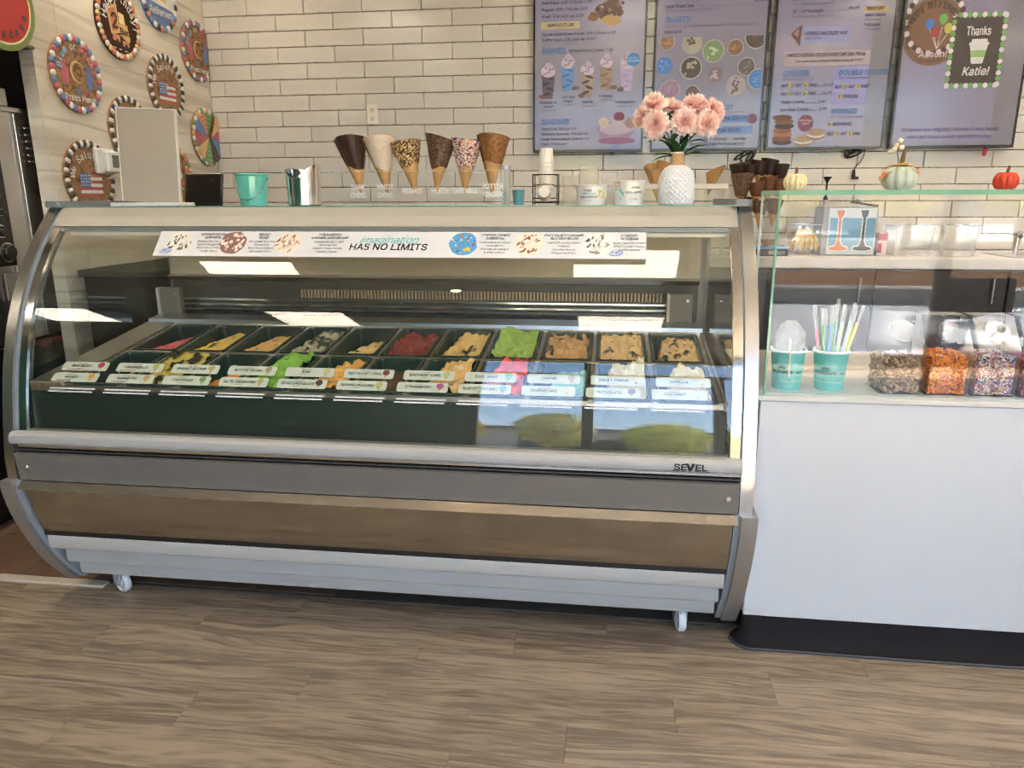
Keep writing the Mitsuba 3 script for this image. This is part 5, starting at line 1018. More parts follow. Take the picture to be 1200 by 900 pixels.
def cring(r, zf, sk=.0): return np.stack([SX + (r) * np.cos(th), SY + r * np.sin(th), ZD + zf + 0 * th], 1)
top = .118 + .012 * np.maximum(0, np.cos(th - .0)) + .006 * np.abs(np.cos(th))
dip = .030 * np.exp(-((np.mod(th - math.radians(255) + np.pi, 2 * np.pi) - np.pi) / .75) ** 2)
rt = np.stack([SX + .0575 * np.cos(th), SY + .0575 * np.sin(th), ZD + top - dip], 1); ri = np.stack([SX + .0555 * np.cos(th), SY + .0555 * np.sin(th), ZD + top - dip], 1)
part(k, 'body', mikit.ply(loft([cring(.050, 0), cring(.0545, .003), cring(.056, .06), cring(.057, .090), cring(.0565, .0905), cring(.057, .091), rt, ri, cring(.05, .004)], (True, True)), 'm_chrome', smooth=40))
# six dipped waffle cones in a clear holder
CONE, CONED = np.array(L(206, 158, 98)), np.array(L(150, 100, 56))
def cone_mesh(h, r, slant, seed, pale=0.0, n=72, k=44):
    th = np.linspace(0, 2 * np.pi, n); s_ = np.linspace(0.015, 1, k); TT, SS = np.meshgrid(th, s_)
    top = h * (1 + slant * np.cos(TT - 1.0) * .5)
    Z = SS * top; R = r * Z / h * (1 + .10 * TT / (2 * np.pi)) + .0015
    w = np.minimum(np.abs(((TT * 2.2 + Z / h * 11) % 1) - .5), np.abs(((TT * 2.2 - Z / h * 11) % 1) - .5)) * 2
    ridge = np.clip(1 - w * 3.2, 0, 1)
    R = R + .0009 * ridge
    V = np.stack([R * np.cos(TT), R * np.sin(TT), Z], -1).reshape(-1, 3)
    nz = meshkit.fbm(V * 40 + seed * 3, 3, seed)
    C = CONE * (1 - .34 * (1 - ridge.reshape(-1, 1)) * .6) * (.85 + .3 * nz[:, None]); C = C * (1 - pale) + np.array(L(226, 214, 190)) * pale
    i = (np.arange(k - 1)[:, None] * n + np.arange(n - 1)[None]).ravel(); F = np.vstack([np.stack([i, i + 1, i + n + 1], 1), np.stack([i, i + n + 1, i + n], 1)])
    Vi = V * [.93, .93, 1] + [0, 0, .001]
    return trimesh.Trimesh(np.vstack([V, Vi]), np.vstack([F, F[:, ::-1] + len(V)]), process=False), np.vstack([C, C * .75])  # inner side darkened, shade inside the cone put into the colour
def dip_mesh(h, r, slant, z0, wave, col, flecks, bump, seed, n=72, k=26):
    th = np.linspace(0, 2 * np.pi, n); s_ = np.linspace(0, 1, k); TT, SS = np.meshgrid(th, s_)
    top = h * (1 + slant * np.cos(TT - 1.0) * .5) + .0015; bot = h * (z0 + wave * np.sin(TT + seed) + .3 * wave * np.sin(3 * TT))
    Z = bot + (top - bot) * SS; R = (r * Z / h * (1 + .10 * TT / (2 * np.pi)) + .003) * 1.0
    pts = np.stack([np.cos(TT) * .03, np.sin(TT) * .03, Z], -1); nz = meshkit.fbm(pts * 260 + seed, 2, seed); nz2 = meshkit.noise(pts * 420 + seed, seed + 5)
    nz[:, -1] = nz[:, 0]; nz2[:, -1] = nz2[:, 0]
    R = R + bump * (nz - .5) * 2 + .0012 * np.minimum(1, SS * 8)
    V = np.stack([R * np.cos(TT), R * np.sin(TT), Z + (bump * .6 * (nz2 - .5) * (SS > .9))], -1); C = np.tile(np.array(col), (k, n, 1)) * (.8 + .4 * nz[..., None])
    if flecks:
        idx = np.floor(meshkit.noise(pts * 330 + 9, seed + 2) * 5.99).astype(int) % len(flecks)
        q = (meshkit.noise(pts * 300 + 3, seed + 8) > .42)[..., None]; C = np.where(q, np.array(flecks)[idx], C)
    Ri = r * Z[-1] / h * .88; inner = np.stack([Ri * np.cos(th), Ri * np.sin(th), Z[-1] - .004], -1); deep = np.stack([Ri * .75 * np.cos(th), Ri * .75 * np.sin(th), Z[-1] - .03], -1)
    V = np.concatenate([V, inner[None], deep[None]]); C = np.concatenate([C, C[-1:] * .8, C[-1:] * .5]); kk_ = k + 2  # coating darkens down the inside, shade put into its colour
    i = (np.arange(kk_ - 1)[:, None] * n + np.arange(n - 1)[None]).ravel(); F = np.vstack([np.stack([i, i + 1, i + n + 1], 1), np.stack([i, i + n + 1, i + n], 1)])
    return trimesh.Trimesh(V.reshape(-1, 3), F, process=False), np.clip(C.reshape(-1, 3), 0, 1)
def cone(tip, top, r, slant, lab, group=None, dip=None, seed=0, pale=0.0, spin=0, cat='waffle cone'):
    tip, top = np.array(tip, float), np.array(top, float); h = np.linalg.norm(top - tip); ax = (top - tip) / h
    R = trimesh.geometry.align_vectors([0, 0, 1], ax)
    k = thing('waffle_cone', lab, cat, group)
    def put(m): 
        v, f = arr(rot(m, spin)); return np.c_[v, np.ones(len(v))] @ R.T[:, :3] + tip, f
    m, C = cone_mesh(h, r, slant, seed, pale); part(k, 'cone', mikit.ply(put(m), 'm_paint', smooth=True, color=np.clip(C, 0, 1)))
    if dip: m, C = dip_mesh(h, r, slant, seed=seed + 1, **dip); part(k, 'coating', mikit.ply(put(m), 'm_gloss' if dip['bump'] < .0004 else 'm_paint', smooth=True, color=C))
CHO, CY = L(44, 28, 22), 2.5
D6 = [((-.836, 1.342), (-.862, 1.512), .046, .16, dict(z0=.48, wave=.05, col=CHO, flecks=None, bump=.0002), 'waffle cone dipped in smooth dark chocolate, leftmost on the clear holder', 100),
      ((-.744, 1.336), (-.766, 1.512), .047, .14, dict(z0=.50, wave=.05, col=L(222, 198, 170), flecks=None, bump=.0002), 'waffle cone dipped in white chocolate, second on the clear holder', 110),
      ((-.648, 1.336), (-.678, 1.504), .045, .04, dict(z0=.56, wave=.03, col=L(50, 34, 28), flecks=[L(214, 176, 120), L(224, 190, 140), L(186, 140, 90), L(60, 40, 30), L(220, 180, 120)], bump=.0016), 'waffle cone rimmed with chopped peanuts, third on the clear holder', 80),
      ((-.578, 1.338), (-.558, 1.514), .044, .12, dict(z0=.46, wave=.04, col=L(64, 44, 34), flecks=[L(84, 62, 48), L(58, 40, 32), L(110, 86, 62), L(50, 34, 28)], bump=.0016), 'waffle cone with dark crunchy toffee coating, fourth on the clear holder', 60),
      ((-.482, 1.336), (-.473, 1.508), .046, .05, dict(z0=.48, wave=.03, col=L(222, 196, 190), flecks=[L(226, 214, 206), L(206, 90, 110), L(60, 60, 100), L(228, 190, 110), L(120, 60, 60), L(226, 220, 216)], bump=.0015), 'waffle cone covered in rainbow sprinkles, fifth on the clear holder', 40),
      ((-.391, 1.334), (-.383, 1.514), .046, .12, dict(z0=.54, wave=.05, col=L(120, 80, 40), flecks=[L(128, 86, 42), L(100, 64, 34), L(140, 96, 48)], bump=.0007), 'waffle cone with golden-brown crumb coating, rightmost on the clear holder', 100)]
for i, ((tx_, tz), (ux_, uz), r, sl_, dp, lab, sp) in enumerate(D6): cone((tx_, CY, tz), (ux_, CY, uz), r, sl_, lab, 'dipped cones on the clear holder', dp, i + 1, spin=sp + 100)
k = thing('cone_holder', 'clear acrylic cone holder with white lettering on the display case', 'cone holder')
hx0_, hx1_ = -.925, -.345
def csheet(nm, o, ux, uy, w, h): part(k, nm, mikit.ply(P(flat(rect(0, 0, w, h)), o, ux, uy), 'm_clear'))
csheet('front_sheet', (hx0_, 2.44, ZD + .001), (1, 0, 0), (0, 0, 1), hx1_ - hx0_, .108)
hol = rect(0, 0, hx1_ - hx0_, .12)
for ((tx_, tz), (ux_, uz), r, *_r) in D6:
    f_ = (1.410 - tz) / (uz - tz); hol = hol.difference(disc(tx_ + (ux_ - tx_) * f_ - hx0_, CY - 2.44, r * f_ * 1.08 + .002, 8))
part(k, 'top_sheet', mikit.ply(P(flat(hol), (hx0_, 2.44, ZD + .109), (1, 0, 0), (0, 1, 0)), 'm_clear'))
csheet('end_sheet', (hx0_, 2.44, ZD + .001), (0, 1, 0), (0, 0, 1), .12, .108); csheet('end_sheet', (hx1_, 2.44, ZD + .001), (0, 1, 0), (0, 0, 1), .12, .108)
part(k, 'edge', shape([(box(hx0_, hx1_, 2.439, 2.4405, ZD + .1082, ZD + .1095), L(196, 204, 198)), (box(hx0_, hx0_ + .0015, 2.439, 2.4405, ZD, ZD + .108), L(196, 204, 198)), (box(hx1_ - .0015, hx1_, 2.439, 2.4405, ZD, ZD + .108), L(196, 204, 198)), (box(hx0_, hx1_, 2.44, 2.56, ZD, ZD + .0015), L(196, 204, 198))], 'm_gloss'))
lt = []
for (x, z, s_) in ((-.826, .052, 'DARK'), (-.826, .026, 'CHOC.'), (-.735, .052, 'WHITE'), (-.735, .026, 'CHOC.'), (-.643, .039, 'PEANUT'), (-.552, .039, 'HEATH'), (-.468, .039, 'SPRINKLE'), (-.378, .052, 'BUTTER'), (-.378, .028, 'FINGER')):
    lt.append((P(txt(s_, .0155, True, cx=0, sx=.80, maxw=.078), (x, 2.4385, ZD + z)), L(240, 240, 236)))
part(k, 'lettering', shape(lt, 'm_paint', angle=0, smooth=False), kind='stuff')
# cups and tubs
k = thing('cup_stack', 'tall stack of clear plastic cups right of the cone holder', 'cup stack')
for i in range(15):
    z0 = ZD + i * .0078
    part(k, 'cup', mikit.ply(mv(lathe([(.0155, 0), (.0178, .0068), (.0188, .0072), (.0178, .0078)], 24), -.352, 2.55, z0), 'm_bag', smooth=30))
part(k, 'top_cup', mikit.ply(mv(lathe([(.0170, 0), (.0178, .010), (.0165, .012), (0, .012)], 24), -.352, 2.55, ZD + 15 * .0078), 'm_bag', smooth=30))
k = thing('teal_tumbler', 'small translucent teal cup behind the clear cup stack', 'cup')
scene[k] = shape([(mv(lathe([(0, .002), (.017, .002), (.018, 0), (.0215, .048), (.022, .050), (.0205, .050), (.0165, .004), (0, .004)], 28), -.318, 2.63, ZD), L(96, 156, 156))], 'm_gloss')
k = thing('cup_dispenser', 'black wire stand holding a column of white paper cups', 'cup dispenser')
DX, DY = -.212, 2.5
W_ = []
for sx_ in (-1, 1):
    for sy_ in (-1, 1): W_.append(cyl((DX + sx_ * .0395, DY + sy_ * .035, ZD), (DX + sx_ * .0395, DY + sy_ * .035, ZD + .098), .0017, 8))
for z in (.008, .022, .096):
    for a_, b_ in (((-1, -1), (1, -1)), ((1, -1), (1, 1)), ((1, 1), (-1, 1)), ((-1, 1), (-1, -1))):
        W_.append(cyl((DX + a_[0] * .0395, DY + a_[1] * .035, ZD + z), (DX + b_[0] * .0395, DY + b_[1] * .035, ZD + z), .0016, 8))
aa = np.linspace(0, np.pi, 14); W_.append(tube(np.stack([DX - .038 * np.cos(aa), np.full(14, DY - .036), ZD + .058 + .008 * np.sin(aa)], 1), .0014, 6))
part(k, 'wire_frame', shape([(m, L(24, 24, 24)) for m in W_], 'm_paint'))
for i in range(7):
    z = ZD + .052 + i * .0135
    part('cup_dispenser', 'paper_cup', shape([(mv(lathe([(.0245, 0), (.0255, .001), (.0245, .003), (.0215, .040), (.0200, .0455), (0, .0465)] if i == 6 else [(.0245, 0), (.0255, .001), (.0245, .003), (.0222, .030)], 32), DX, DY, z), L(226, 216, 200))], 'm_paint'))
cpm = rot(lathe([(0, .038), (.017, .038), (.0215, 0), (.0228, -.001), (.0228, .0015), (.0215, .003), (.0178, .040), (0, .041)], 32), 90, (1, 0, 0)); cpm = rot(cpm, -14, (1, 0, 0))
part('cup_dispenser', 'paper_cup', shape([(mv(cpm, DX, DY - .03, ZD + .033), L(216, 206, 192))], 'm_paint'))
def tub(x, y, rt_, rb, h, lab, spots, words):
    k = thing('paper_tub', lab, 'paper tub'); z = ZD
    part(k, 'tub', shape([(mv(lathe([(0, .003), (rb - .002, .003), (rb, 0), (rb + .0008, .003), (rt_ - .001, h - .003), (rt_ - .003, h - .002), (rb - .002, .005), (0, .005)], 48), x, y, z), L(232, 228, 216))], 'm_paint'))
    part(k, 'rim', shape([(mv(lathe([(rt_ - .003, h - .004), (rt_ + .0005, h - .003), (rt_ + .0018, h - .0012), (rt_ + .0005, h), (rt_ - .002, h)], 48), x, y, z), L(238, 234, 224))], 'm_paint'))
    def wrap(m, dx, dz, c, lift=.0005):
        v, f = arr(m); rr = rb + (rt_ - rb) * (dz + v[:, 1]) / h + lift; t_ = (v[:, 0] + dx) / rr
        return trimesh.Trimesh(np.stack([x + rr * np.sin(t_), y - rr * np.cos(t_), z + dz + v[:, 1]], 1), f, process=False), c
    part(k, 'print', shape([wrap(flat(blob(0, 0, r_, .12, 24, i)), dx, dz, c) for i, (dx, dz, r_, c) in enumerate(spots)], 'm_paint', angle=0, smooth=False), kind='stuff')
    part(k, 'lettering', shape([wrap(txt(s_, hh, bd, cx=0, shear=sh_), dx, dz, c, .0009) for s_, hh, dx, dz, c, bd, sh_ in words], 'm_paint', angle=0, smooth=False), kind='stuff')
tub(-.062, 2.45, .0515, .043, .063, 'shorter white paper tub with a yellow spot', [(.036, .034, .012, L(226, 204, 80)), (.024, .045, .002, L(60, 60, 60)), (.044, .05, .0018, L(60, 60, 60))], [('so tasty', .0055, -.012, .043, L(60, 60, 66), True, .3), ('COMES IN A', .0052, -.010, .033, L(96, 150, 170), True, 0), ('SMALL BATCH', .0062, -.010, .023, L(84, 110, 140), True, 0), ('ICE CREAM', .0034, -.010, .013, L(150, 130, 120), False, 0)])
tub(.054, 2.45, .0520, .0435, .076, 'taller white paper tub with a teal blot', [(-.036, .032, .020, L(140, 202, 190)), (-.040, .064, .012, L(214, 186, 158)), (-.018, .036, .0018, L(60, 60, 60)), (-.026, .05, .0016, L(60, 60, 60)), (-.026, .02, .0016, L(60, 60, 60))], [('so tasty', .0055, .022, .052, L(60, 60, 66), True, .3), ('SMALL BATCH', .0062, .018, .036, L(130, 124, 112), True, 0), ('ICE CREAM', .0036, .018, .018, L(130, 124, 120), False, 0)])
# vase with peonies
k = thing('vase', 'white diamond-textured vase with twine-wrapped neck holding pink peonies', 'vase')
VX, VY = .201, 2.45; VS = 1.03
pf = np.array([(.048, 0), (.0525, .004), (.0545, .02), (.0545, .05), (.0530, .075), (.0480, .094), (.038, .108), (.027, .1145), (.0215, .1165)]) * VS
zz_ = np.linspace(0, 1, 60); tt = np.r_[0, np.cumsum(np.linalg.norm(np.diff(pf, axis=0), axis=1))]; tt /= tt[-1]
R_ = np.interp(zz_, tt, pf[:, 0]); Z_ = np.interp(zz_, tt, pf[:, 1]); nt = 120; th = np.arange(nt) * 2 * np.pi / nt
rings = []
for r_, z_ in zip(R_, Z_):
    w = np.abs(np.sin(th * 10 + z_ * 210)) * np.abs(np.sin(th * 10 - z_ * 210)); amp = .0042 * min(1, z_ / .006) * (1 if z_ < .105 else 0)
    rr = r_ + amp * (w ** .7 - .5); rings.append(np.stack([VX + rr * np.cos(th), VY + rr * np.sin(th), np.full(nt, ZD + z_)], 1))
part(k, 'body', shape([(loft(rings, (True, False)), L(226, 226, 224))], 'm_paint', angle=60))
nk = [(.0210, .1160), (.0212, .118)] + [(.0212 + .0009 * (i % 2), .118 + i * .0016) for i in range(20)] + [(.0205, .150)]
part(k, 'twine', shape([(mv(lathe([(r_ * VS, z_ * VS) for r_, z_ in nk], 40), VX, VY, ZD), L(196, 164, 124))], 'm_matte'), label='tan twine wrapping')
part(k, 'lip', shape([(mv(lathe([(.0205 * VS, .149 * VS), (.0216 * VS, .150 * VS), (.0218 * VS, .154 * VS), (.0185 * VS, .155 * VS), (.0170 * VS, .150 * VS), (.016 * VS, .10)], 40), VX, VY, ZD), L(236, 232, 222))], 'm_paint'))
VT = ZD + .152 * VS
def bloom(cx, cy, cz, r, face, seed, deep=.5):
    g = np.random.default_rng(seed); face = np.array(face, float); face /= np.linalg.norm(face); Rm = trimesh.geometry.align_vectors([0, 0, 1], face)[:3, :3]
    V, F, C, o = [], [], [], 0; n = 54; ga = math.radians(137.5)
    for i in range(n):
        f = (i + .5) / n; az = i * ga + g.uniform(-.2, .2); elv = math.radians(88 - 95 * f ** .85) + g.uniform(-.14, .14); ln = r * (.62 + .42 * f) * g.uniform(.88, 1.1); wd2 = r * (.26 + .28 * f) * g.uniform(.8, 1.2)
        s_, t_ = np.meshgrid(np.linspace(0, 1, 6), np.linspace(-1, 1, 7), indexing='ij')
        ww = wd2 * (s_ ** .55) * (1 - .22 * s_ ** 4); fr_ = .15 * np.sin(t_ * 8 + g.uniform(0, 6)) * s_ ** 3
        X = s_ * ln * (1 + fr_ * .8); Y = t_ * ww; curl = (.30 - .25 * f)
        Zp = ln * (curl * s_ ** 2 + .20 * (t_ ** 2) * s_ + fr_ * .5 - .22 * np.clip(s_ - .7, 0, 1) * (1 + f))
        ce, se = math.cos(elv), math.sin(elv)
        P3 = np.stack([X * ce - Zp * se, Y, X * se + Zp * ce], -1).reshape(-1, 3); ca, sa = math.cos(az), math.sin(az)
        P3 = np.stack([P3[:, 0] * ca - P3[:, 1] * sa, P3[:, 0] * sa + P3[:, 1] * ca, P3[:, 2]], 1)
        P3 = P3 @ Rm.T + [cx, cy, cz]
        edge = np.clip(s_ * 1.25, 0, 1).reshape(-1, 1) ** .9; tone = g.uniform(.3, 1)
        c0 = np.array(L(236, 112, 132)) * (1 - (1 - deep) * .5) + np.array(L(248, 200, 194)) * (1 - deep) * .5; c1 = np.array(L(253, 238, 226)) * tone + np.array(L(251, 212, 206)) * (1 - tone)
        col = c0 * (1 - edge) + c1 * edge
        i2 = (np.arange(5)[:, None] * 7 + np.arange(6)[None]).ravel(); V.append(P3); C.append(col); F.append(np.vstack([np.stack([i2, i2 + 1, i2 + 8], 1), np.stack([i2, i2 + 8, i2 + 7], 1)]) + o); o += len(P3)
    return (np.vstack(V), np.vstack(F)), np.clip(np.vstack(C), 0, 1)
GL = [L(44, 76, 40), L(58, 92, 50), L(36, 62, 36)]
def longleaf(p0, d, up_, length, width, col):
    p0, d, up_ = np.array(p0, float), np.array(d, float), np.array(up_, float); d /= np.linalg.norm(d); sd = np.cross(d, up_); sd /= np.linalg.norm(sd)
    V, F = [], []; m = 12
    for i in range(m):
        s_ = i / (m - 1); w = width * math.sin(math.pi * min(1, s_ * .96 + .04)) ** .8; c = p0 + d * length * s_ - np.array([0, 0, 1]) * .35 * length * s_ ** 2.4
        for e in (-1, 0, 1): V.append(c + sd * w * e + np.array([0, 0, 1]) * (w * .3 if e else 0))
    for i in range(m - 1):
        for e in (0, 1):
            a_ = i * 3 + e; F += [[a_, a_ + 1, a_ + 4], [a_, a_ + 4, a_ + 3]]
    return trimesh.Trimesh(V, F, process=False)
FLW = [(.122, 2.44, 1.598, .040, (-.35, -.7, .6), 'upper left peony, deeper pink in its middle', .7), (.176, 2.47, 1.590, .036, (.3, -.5, .8), 'open pink peony left of the centre gap, facing up', .8), (.244, 2.46, 1.594, .042, (.0, -.6, .8), 'pale peony at the top right of centre', .6), (.300, 2.45, 1.578, .040, (.6, -.5, .5), 'peony farthest right, deep pink throat', .8), (.129, 2.41, 1.540, .043, (-.25, -1, .15), 'large pale peony low on the left, facing forward', .35), (.214, 2.41, 1.545, .041, (.05, -1, .2), 'ruffled peony low in the centre', .6), (.280, 2.42, 1.540, .041, (.35, -.9, .05), 'drooping pale peony low on the right', .35), (.093, 2.46, 1.566, .036, (-.8, -.5, .3), 'pale peony at the left edge, partly hidden', .4)]
for i, (x, y, z, r, fc, lab, dp) in enumerate(FLW):
    k = thing('peony', lab, 'flower', 'peonies in the white vase')
    m, C = bloom(x, y, z, r, fc, 60 + i, dp); part(k, 'bloom', mikit.ply(m, 'm_petal', smooth=True, color=C))
    fc = np.array(fc, float); fc /= np.linalg.norm(fc); s0 = np.array([VX + (x - VX) * .10, VY + (y - VY) * .1, VT - .03]); s3 = np.array([x, y, z]) - fc * .006
    s1 = s0 + [0, 0, .06]; s2 = s3 - fc * .04 - [0, 0, .012]; t_ = np.linspace(0, 1, 12)[:, None]
    part(k, 'stem', shape([(tube((1 - t_) ** 3 * s0 + 3 * t_ * (1 - t_) ** 2 * s1 + 3 * t_ ** 2 * (1 - t_) * s2 + t_ ** 3 * s3, .0022, 6), L(64, 96, 52))]))
    g = np.random.default_rng(i)
    for j in range(3):
        tq = .35 + .2 * j; pb = ((1 - tq) ** 3 * s0 + 3 * tq * (1 - tq) ** 2 * s1 + 3 * tq ** 2 * (1 - tq) * s2 + tq ** 3 * s3)
        az = g.uniform(0, 6.28); dirx = np.array([math.cos(az) * .8 + (x - VX) * 8, math.sin(az) * .5 - .25, .55 + .2 * j])
        part(k, 'leaf', mikit.ply(longleaf(pb, dirx, (0, 0, 1), g.uniform(.06, .085), g.uniform(.008, .0115), None), 'm_leaf', smooth=True, color=np.tile(GL[(i + j) % 3], (36, 1))))
for j, (dx, dz, l_) in enumerate(((-.9, .35, .075), (-1, .12, .07), (-.5, .8, .09), (.75, .65, .10), (.95, .4, .09), (.3, 1, .085), (-.2, 1, .08))):
    k = thing('leaf_spray', 'dark green lance-shaped leaf spreading from the vase mouth, %s' % ('toward the left', 'low on the left', 'up to the left', 'up to the right', 'toward the right', 'upright right of the middle', 'upright left of the middle')[j], 'leaf', 'leaves in the white vase')
    scene[k] = mikit.ply(longleaf((VX + dx * .012, VY - .006, VT - .012), (dx, -.25, dz), (0, 0, 1), l_, .0125, None), 'm_leaf', smooth=True, color=np.tile(GL[j % 3], (36, 1)))
# ------------------------------------------------------------------ back counter and what stands on it
bc = thing('back_counter', 'pale grey work counter along the tiled wall', 'counter')
part(bc, 'worktop', shape([(box(-1.2, 4.4, 3.80, YW - .010, .985, 1.035, .004), L(206, 200, 192))], 'm_paint'))
part(bc, 'cabinet', shape([(box(-1.18, 4.38, 3.86, YW - .012, .10, .985), L(44, 42, 42))], 'm_paint'))
part(bc, 'plinth', shape([(box(-1.15, 4.35, 3.92, YW - .012, 0, .10), L(50, 48, 46))]))
for i in range(9):
    x = -1.15 + i * .61; d = part(bc, 'door', shape([(box(x + .004, x + .602, 3.842, 3.86, .115, .975, .002), L(50, 48, 48))], 'm_paint'))
    part(d, 'handle', shape([(cyl((x + .54, 3.828, .82), (x + .54, 3.828, .94), .005, 8), SILV)], 'm_steel'))
ZB = 1.0355
def plain(tip, top, r, sl_, lab, seed, spin=0): cone(tip, top, r, sl_, lab, 'plain cones by the back wall', None, seed, 0, spin)
k = thing('cone_tray', 'clear acrylic cone tray with a pale front rim behind the vase', 'cone tray')
part(k, 'front_sheet', mikit.ply(P(flat(rect(0, 0, .46, .33)), (.12, 3.95, ZB + .005), (1, 0, 0), (0, 0, 1)), 'm_clear'))
part(k, 'rim', shape([(box(.12, .58, 3.945, 3.952, 1.362, 1.388, .002), L(216, 208, 196))], 'm_paint')); part(k, 'rear_rim', shape([(box(.12, .58, 4.07, 4.077, 1.362, 1.388, .002), L(216, 208, 196))], 'm_paint'))
part(k, 'base', shape([(box(.12, .58, 3.94, 4.08, ZB, ZB + .006), L(206, 204, 198))], 'm_gloss'))
for px_ in (.12, .572): part(k, 'post', shape([(box(px_, px_ + .008, 3.953, 4.069, ZB + .006, 1.362), L(200, 202, 198))], 'm_gloss'))
plain((.238, 4.0, 1.30), (.205, 4.0, 1.475), .040, .22, 'plain waffle cone left of the vase', 31, 40)
plain((.262, 4.03, 1.33), (.270, 4.03, 1.490), .040, .18, 'plain waffle cone half hidden behind the vase neck', 32, 160)
plain((.490, 4.0, 1.335), (.514, 4.0, 1.462), .042, .42, 'lone plain waffle cone right of the vase', 33, -60)
k = thing('cone_rack', 'clear rack for hanging dipped cones left of the glass topping case', 'rack')
part(k, 'back_sheet', mikit.ply(P(flat(rect(0, 0, .33, .45)), (.60, 4.16, ZB + .01), (1, 0, 0), (0, 0, 1)), 'm_clear'))
part(k, 'base', shape([(box(.60, .93, 4.0, 4.17, ZB, ZB + .01), L(196, 198, 194))], 'm_gloss'))
for z in (1.40, 1.305, 1.20): part(k, 'shelf', mikit.ply(P(flat(rect(0, 0, .33, .12)), (.60, 4.03, z), (1, 0, 0), (0, 1, 0)), 'm_clear'))
dk = dict(z0=.46, wave=.04, col=CHO, flecks=None, bump=.0008); br = dict(z0=.50, wave=.04, col=L(96, 62, 40), flecks=[L(104, 70, 46), L(84, 54, 36), L(116, 78, 50)], bump=.001); fk_ = dict(z0=.40, wave=.04, col=L(96, 70, 54), flecks=[L(110, 84, 66), L(80, 58, 46), L(130, 100, 78)], bump=.0016); mx = dict(z0=.55, wave=.05, col=CHO, flecks=[L(220, 200, 170), CHO, L(150, 100, 70), CHO, L(90, 60, 44)], bump=.0016)
RK = [(.645, 1.345, 1.488, dk, 'chocolate-dipped cone at the top left of the rack'), (.706, 1.352, 1.490, dk, 'chocolate-dipped cone second in the top row of the rack'), (.752, 1.36, 1.505, dk, 'tall chocolate-dipped cone in the middle of the rack top row'), (.806, 1.362, 1.507, dk, 'tall chocolate-dipped cone fourth in the rack top row'), (.858, 1.345, 1.480, dk, 'chocolate-dipped cone at the right end of the rack top row'),
      (.668, 1.245, 1.432, fk_, 'large cone with speckled brown coating at the left of the rack'), (.742, 1.252, 1.395, br, 'brown-coated cone in the second rack row'), (.800, 1.275, 1.425, br, 'brown-coated cone under the tall chocolate cones'), (.852, 1.27, 1.42, br, 'brown-coated cone behind the green glass corner'),
      (.700, 1.175, 1.318, mx, 'crumb-speckled cone at the lower left of the rack'), (.757, 1.160, 1.305, mx, 'crumb-speckled cone in the lower middle of the rack'), (.830, 1.17, 1.31, br, 'brown-coated cone low behind the glass corner')]
for i, (x, z0, z1, dp, lab) in enumerate(RK): cone((x + .004 * (-1) ** i, 4.08 + (i < 5) * .03 - (i > 8) * .03, z0), (x, 4.08 + (i < 5) * .03 - (i > 8) * .03, z1), .040 if i != 5 else .052, .10, lab, 'coated cones on the rack', dp, 40 + i, 0, i * 47)
k = thing('counter_scale', 'blue-topped black counter scale behind the left edge of the glass case', 'scale')
part(k, 'housing', shape([(box(.715, .885, 3.90, 4.05, ZB, ZB + .034, .004), L(34, 38, 44))], 'm_gloss')); part(k, 'platform', shape([(box(.705, .890, 3.89, 4.06, ZB + .034, ZB + .046, .003), L(84, 150, 196))], 'm_gloss')); part(k, 'display', shape([(box(.79, .87, 3.897, 3.901, ZB + .008, ZB + .026), L(110, 116, 116))], 'm_gloss'))
k = thing('waffle_plate', 'small round brown waffle bowl on a white stand by the scale', 'waffle bowl'); scene[k] = shape([(mv(lathe([(0, 0), (.03, .004), (.045, .03), (.042, .03), (.028, .008), (0, .006)], 28), .80, 3.975, ZB + .0465), L(186, 132, 90))])
def bin_(x0, x1, y0, y1, h, lab, mat='m_bin'):
    k = thing('clear_bin', lab, 'bin'); cx_, cy_ = (x0 + x1) / 2, (y0 + y1) / 2; w, d = x1 - x0, y1 - y0
    part(k, 'tray', mikit.ply(loft([rring(w * .9, d * .9, .015, cx=cx_, cy=cy_, z=ZB + .001), rring(w, d, .018, cx=cx_, cy=cy_, z=ZB + h)], (True, False)), mat, smooth=30))
    r0, r1 = rring(w, d, .018, cx=cx_, cy=cy_, z=ZB + h), rring(w + .008, d + .008, .02, cx=cx_, cy=cy_, z=ZB + h)
    part(k, 'rim', shape([(loft([r0, r1, r1 - [0, 0, .004], r0 - [0, 0, .004]], (False, False)), L(198, 200, 200))], 'm_gloss'))
bin_(.90, 1.052, 3.93, 4.08, .155, 'clear bin holding bananas, left of the picture box', 'm_clear')
k = thing('banana_bunch', 'bunch of ripe yellow bananas inside the clear bin', 'bananas')
for i in range(6):
    u = (i - 2.5) / 2.5; s_ = np.linspace(0, 1, 14); path = np.stack([.976 + u * .064 * np.sin(s_ * 1.7), 4.0 - .02 * np.sin(s_ * 3), ZB + .132 - .120 * s_ + .012 * np.sin(s_ * 3)], 1)
    part(k, 'banana', shape([(tube(path, .0128 * np.clip(np.sin(np.pi * (s_ * .92 + .06)) * 1.5, .25, 1), 10), jit(L(208, 168, 56), .10))]))
part(k, 'crown', shape([(tube([(.972, 4.0, ZB + .125), (.972, 4.0, ZB + .146)], [.012, .009], 8), L(96, 84, 50))]))
PB0, PB1 = 1.080, 1.312
k = thing('picture_box', 'grey box with a blue panel picturing an orange and a black stand', 'box')
part(k, 'body', shape([(box(PB0 - .03, PB1, 3.96, 4.12, ZB, 1.272, .003), L(150, 152, 152))], 'm_paint')); part(k, 'front', shape([(box(PB0, PB1 - .006, 3.957, 3.96, ZB + .006, 1.268), L(206, 212, 214))], 'm_paint'))
def fp(poly, z_, c): return (P(flat(poly), (PB0, 3.9565 - z_, ZB)), c)
ww = PB1 - PB0 - .006
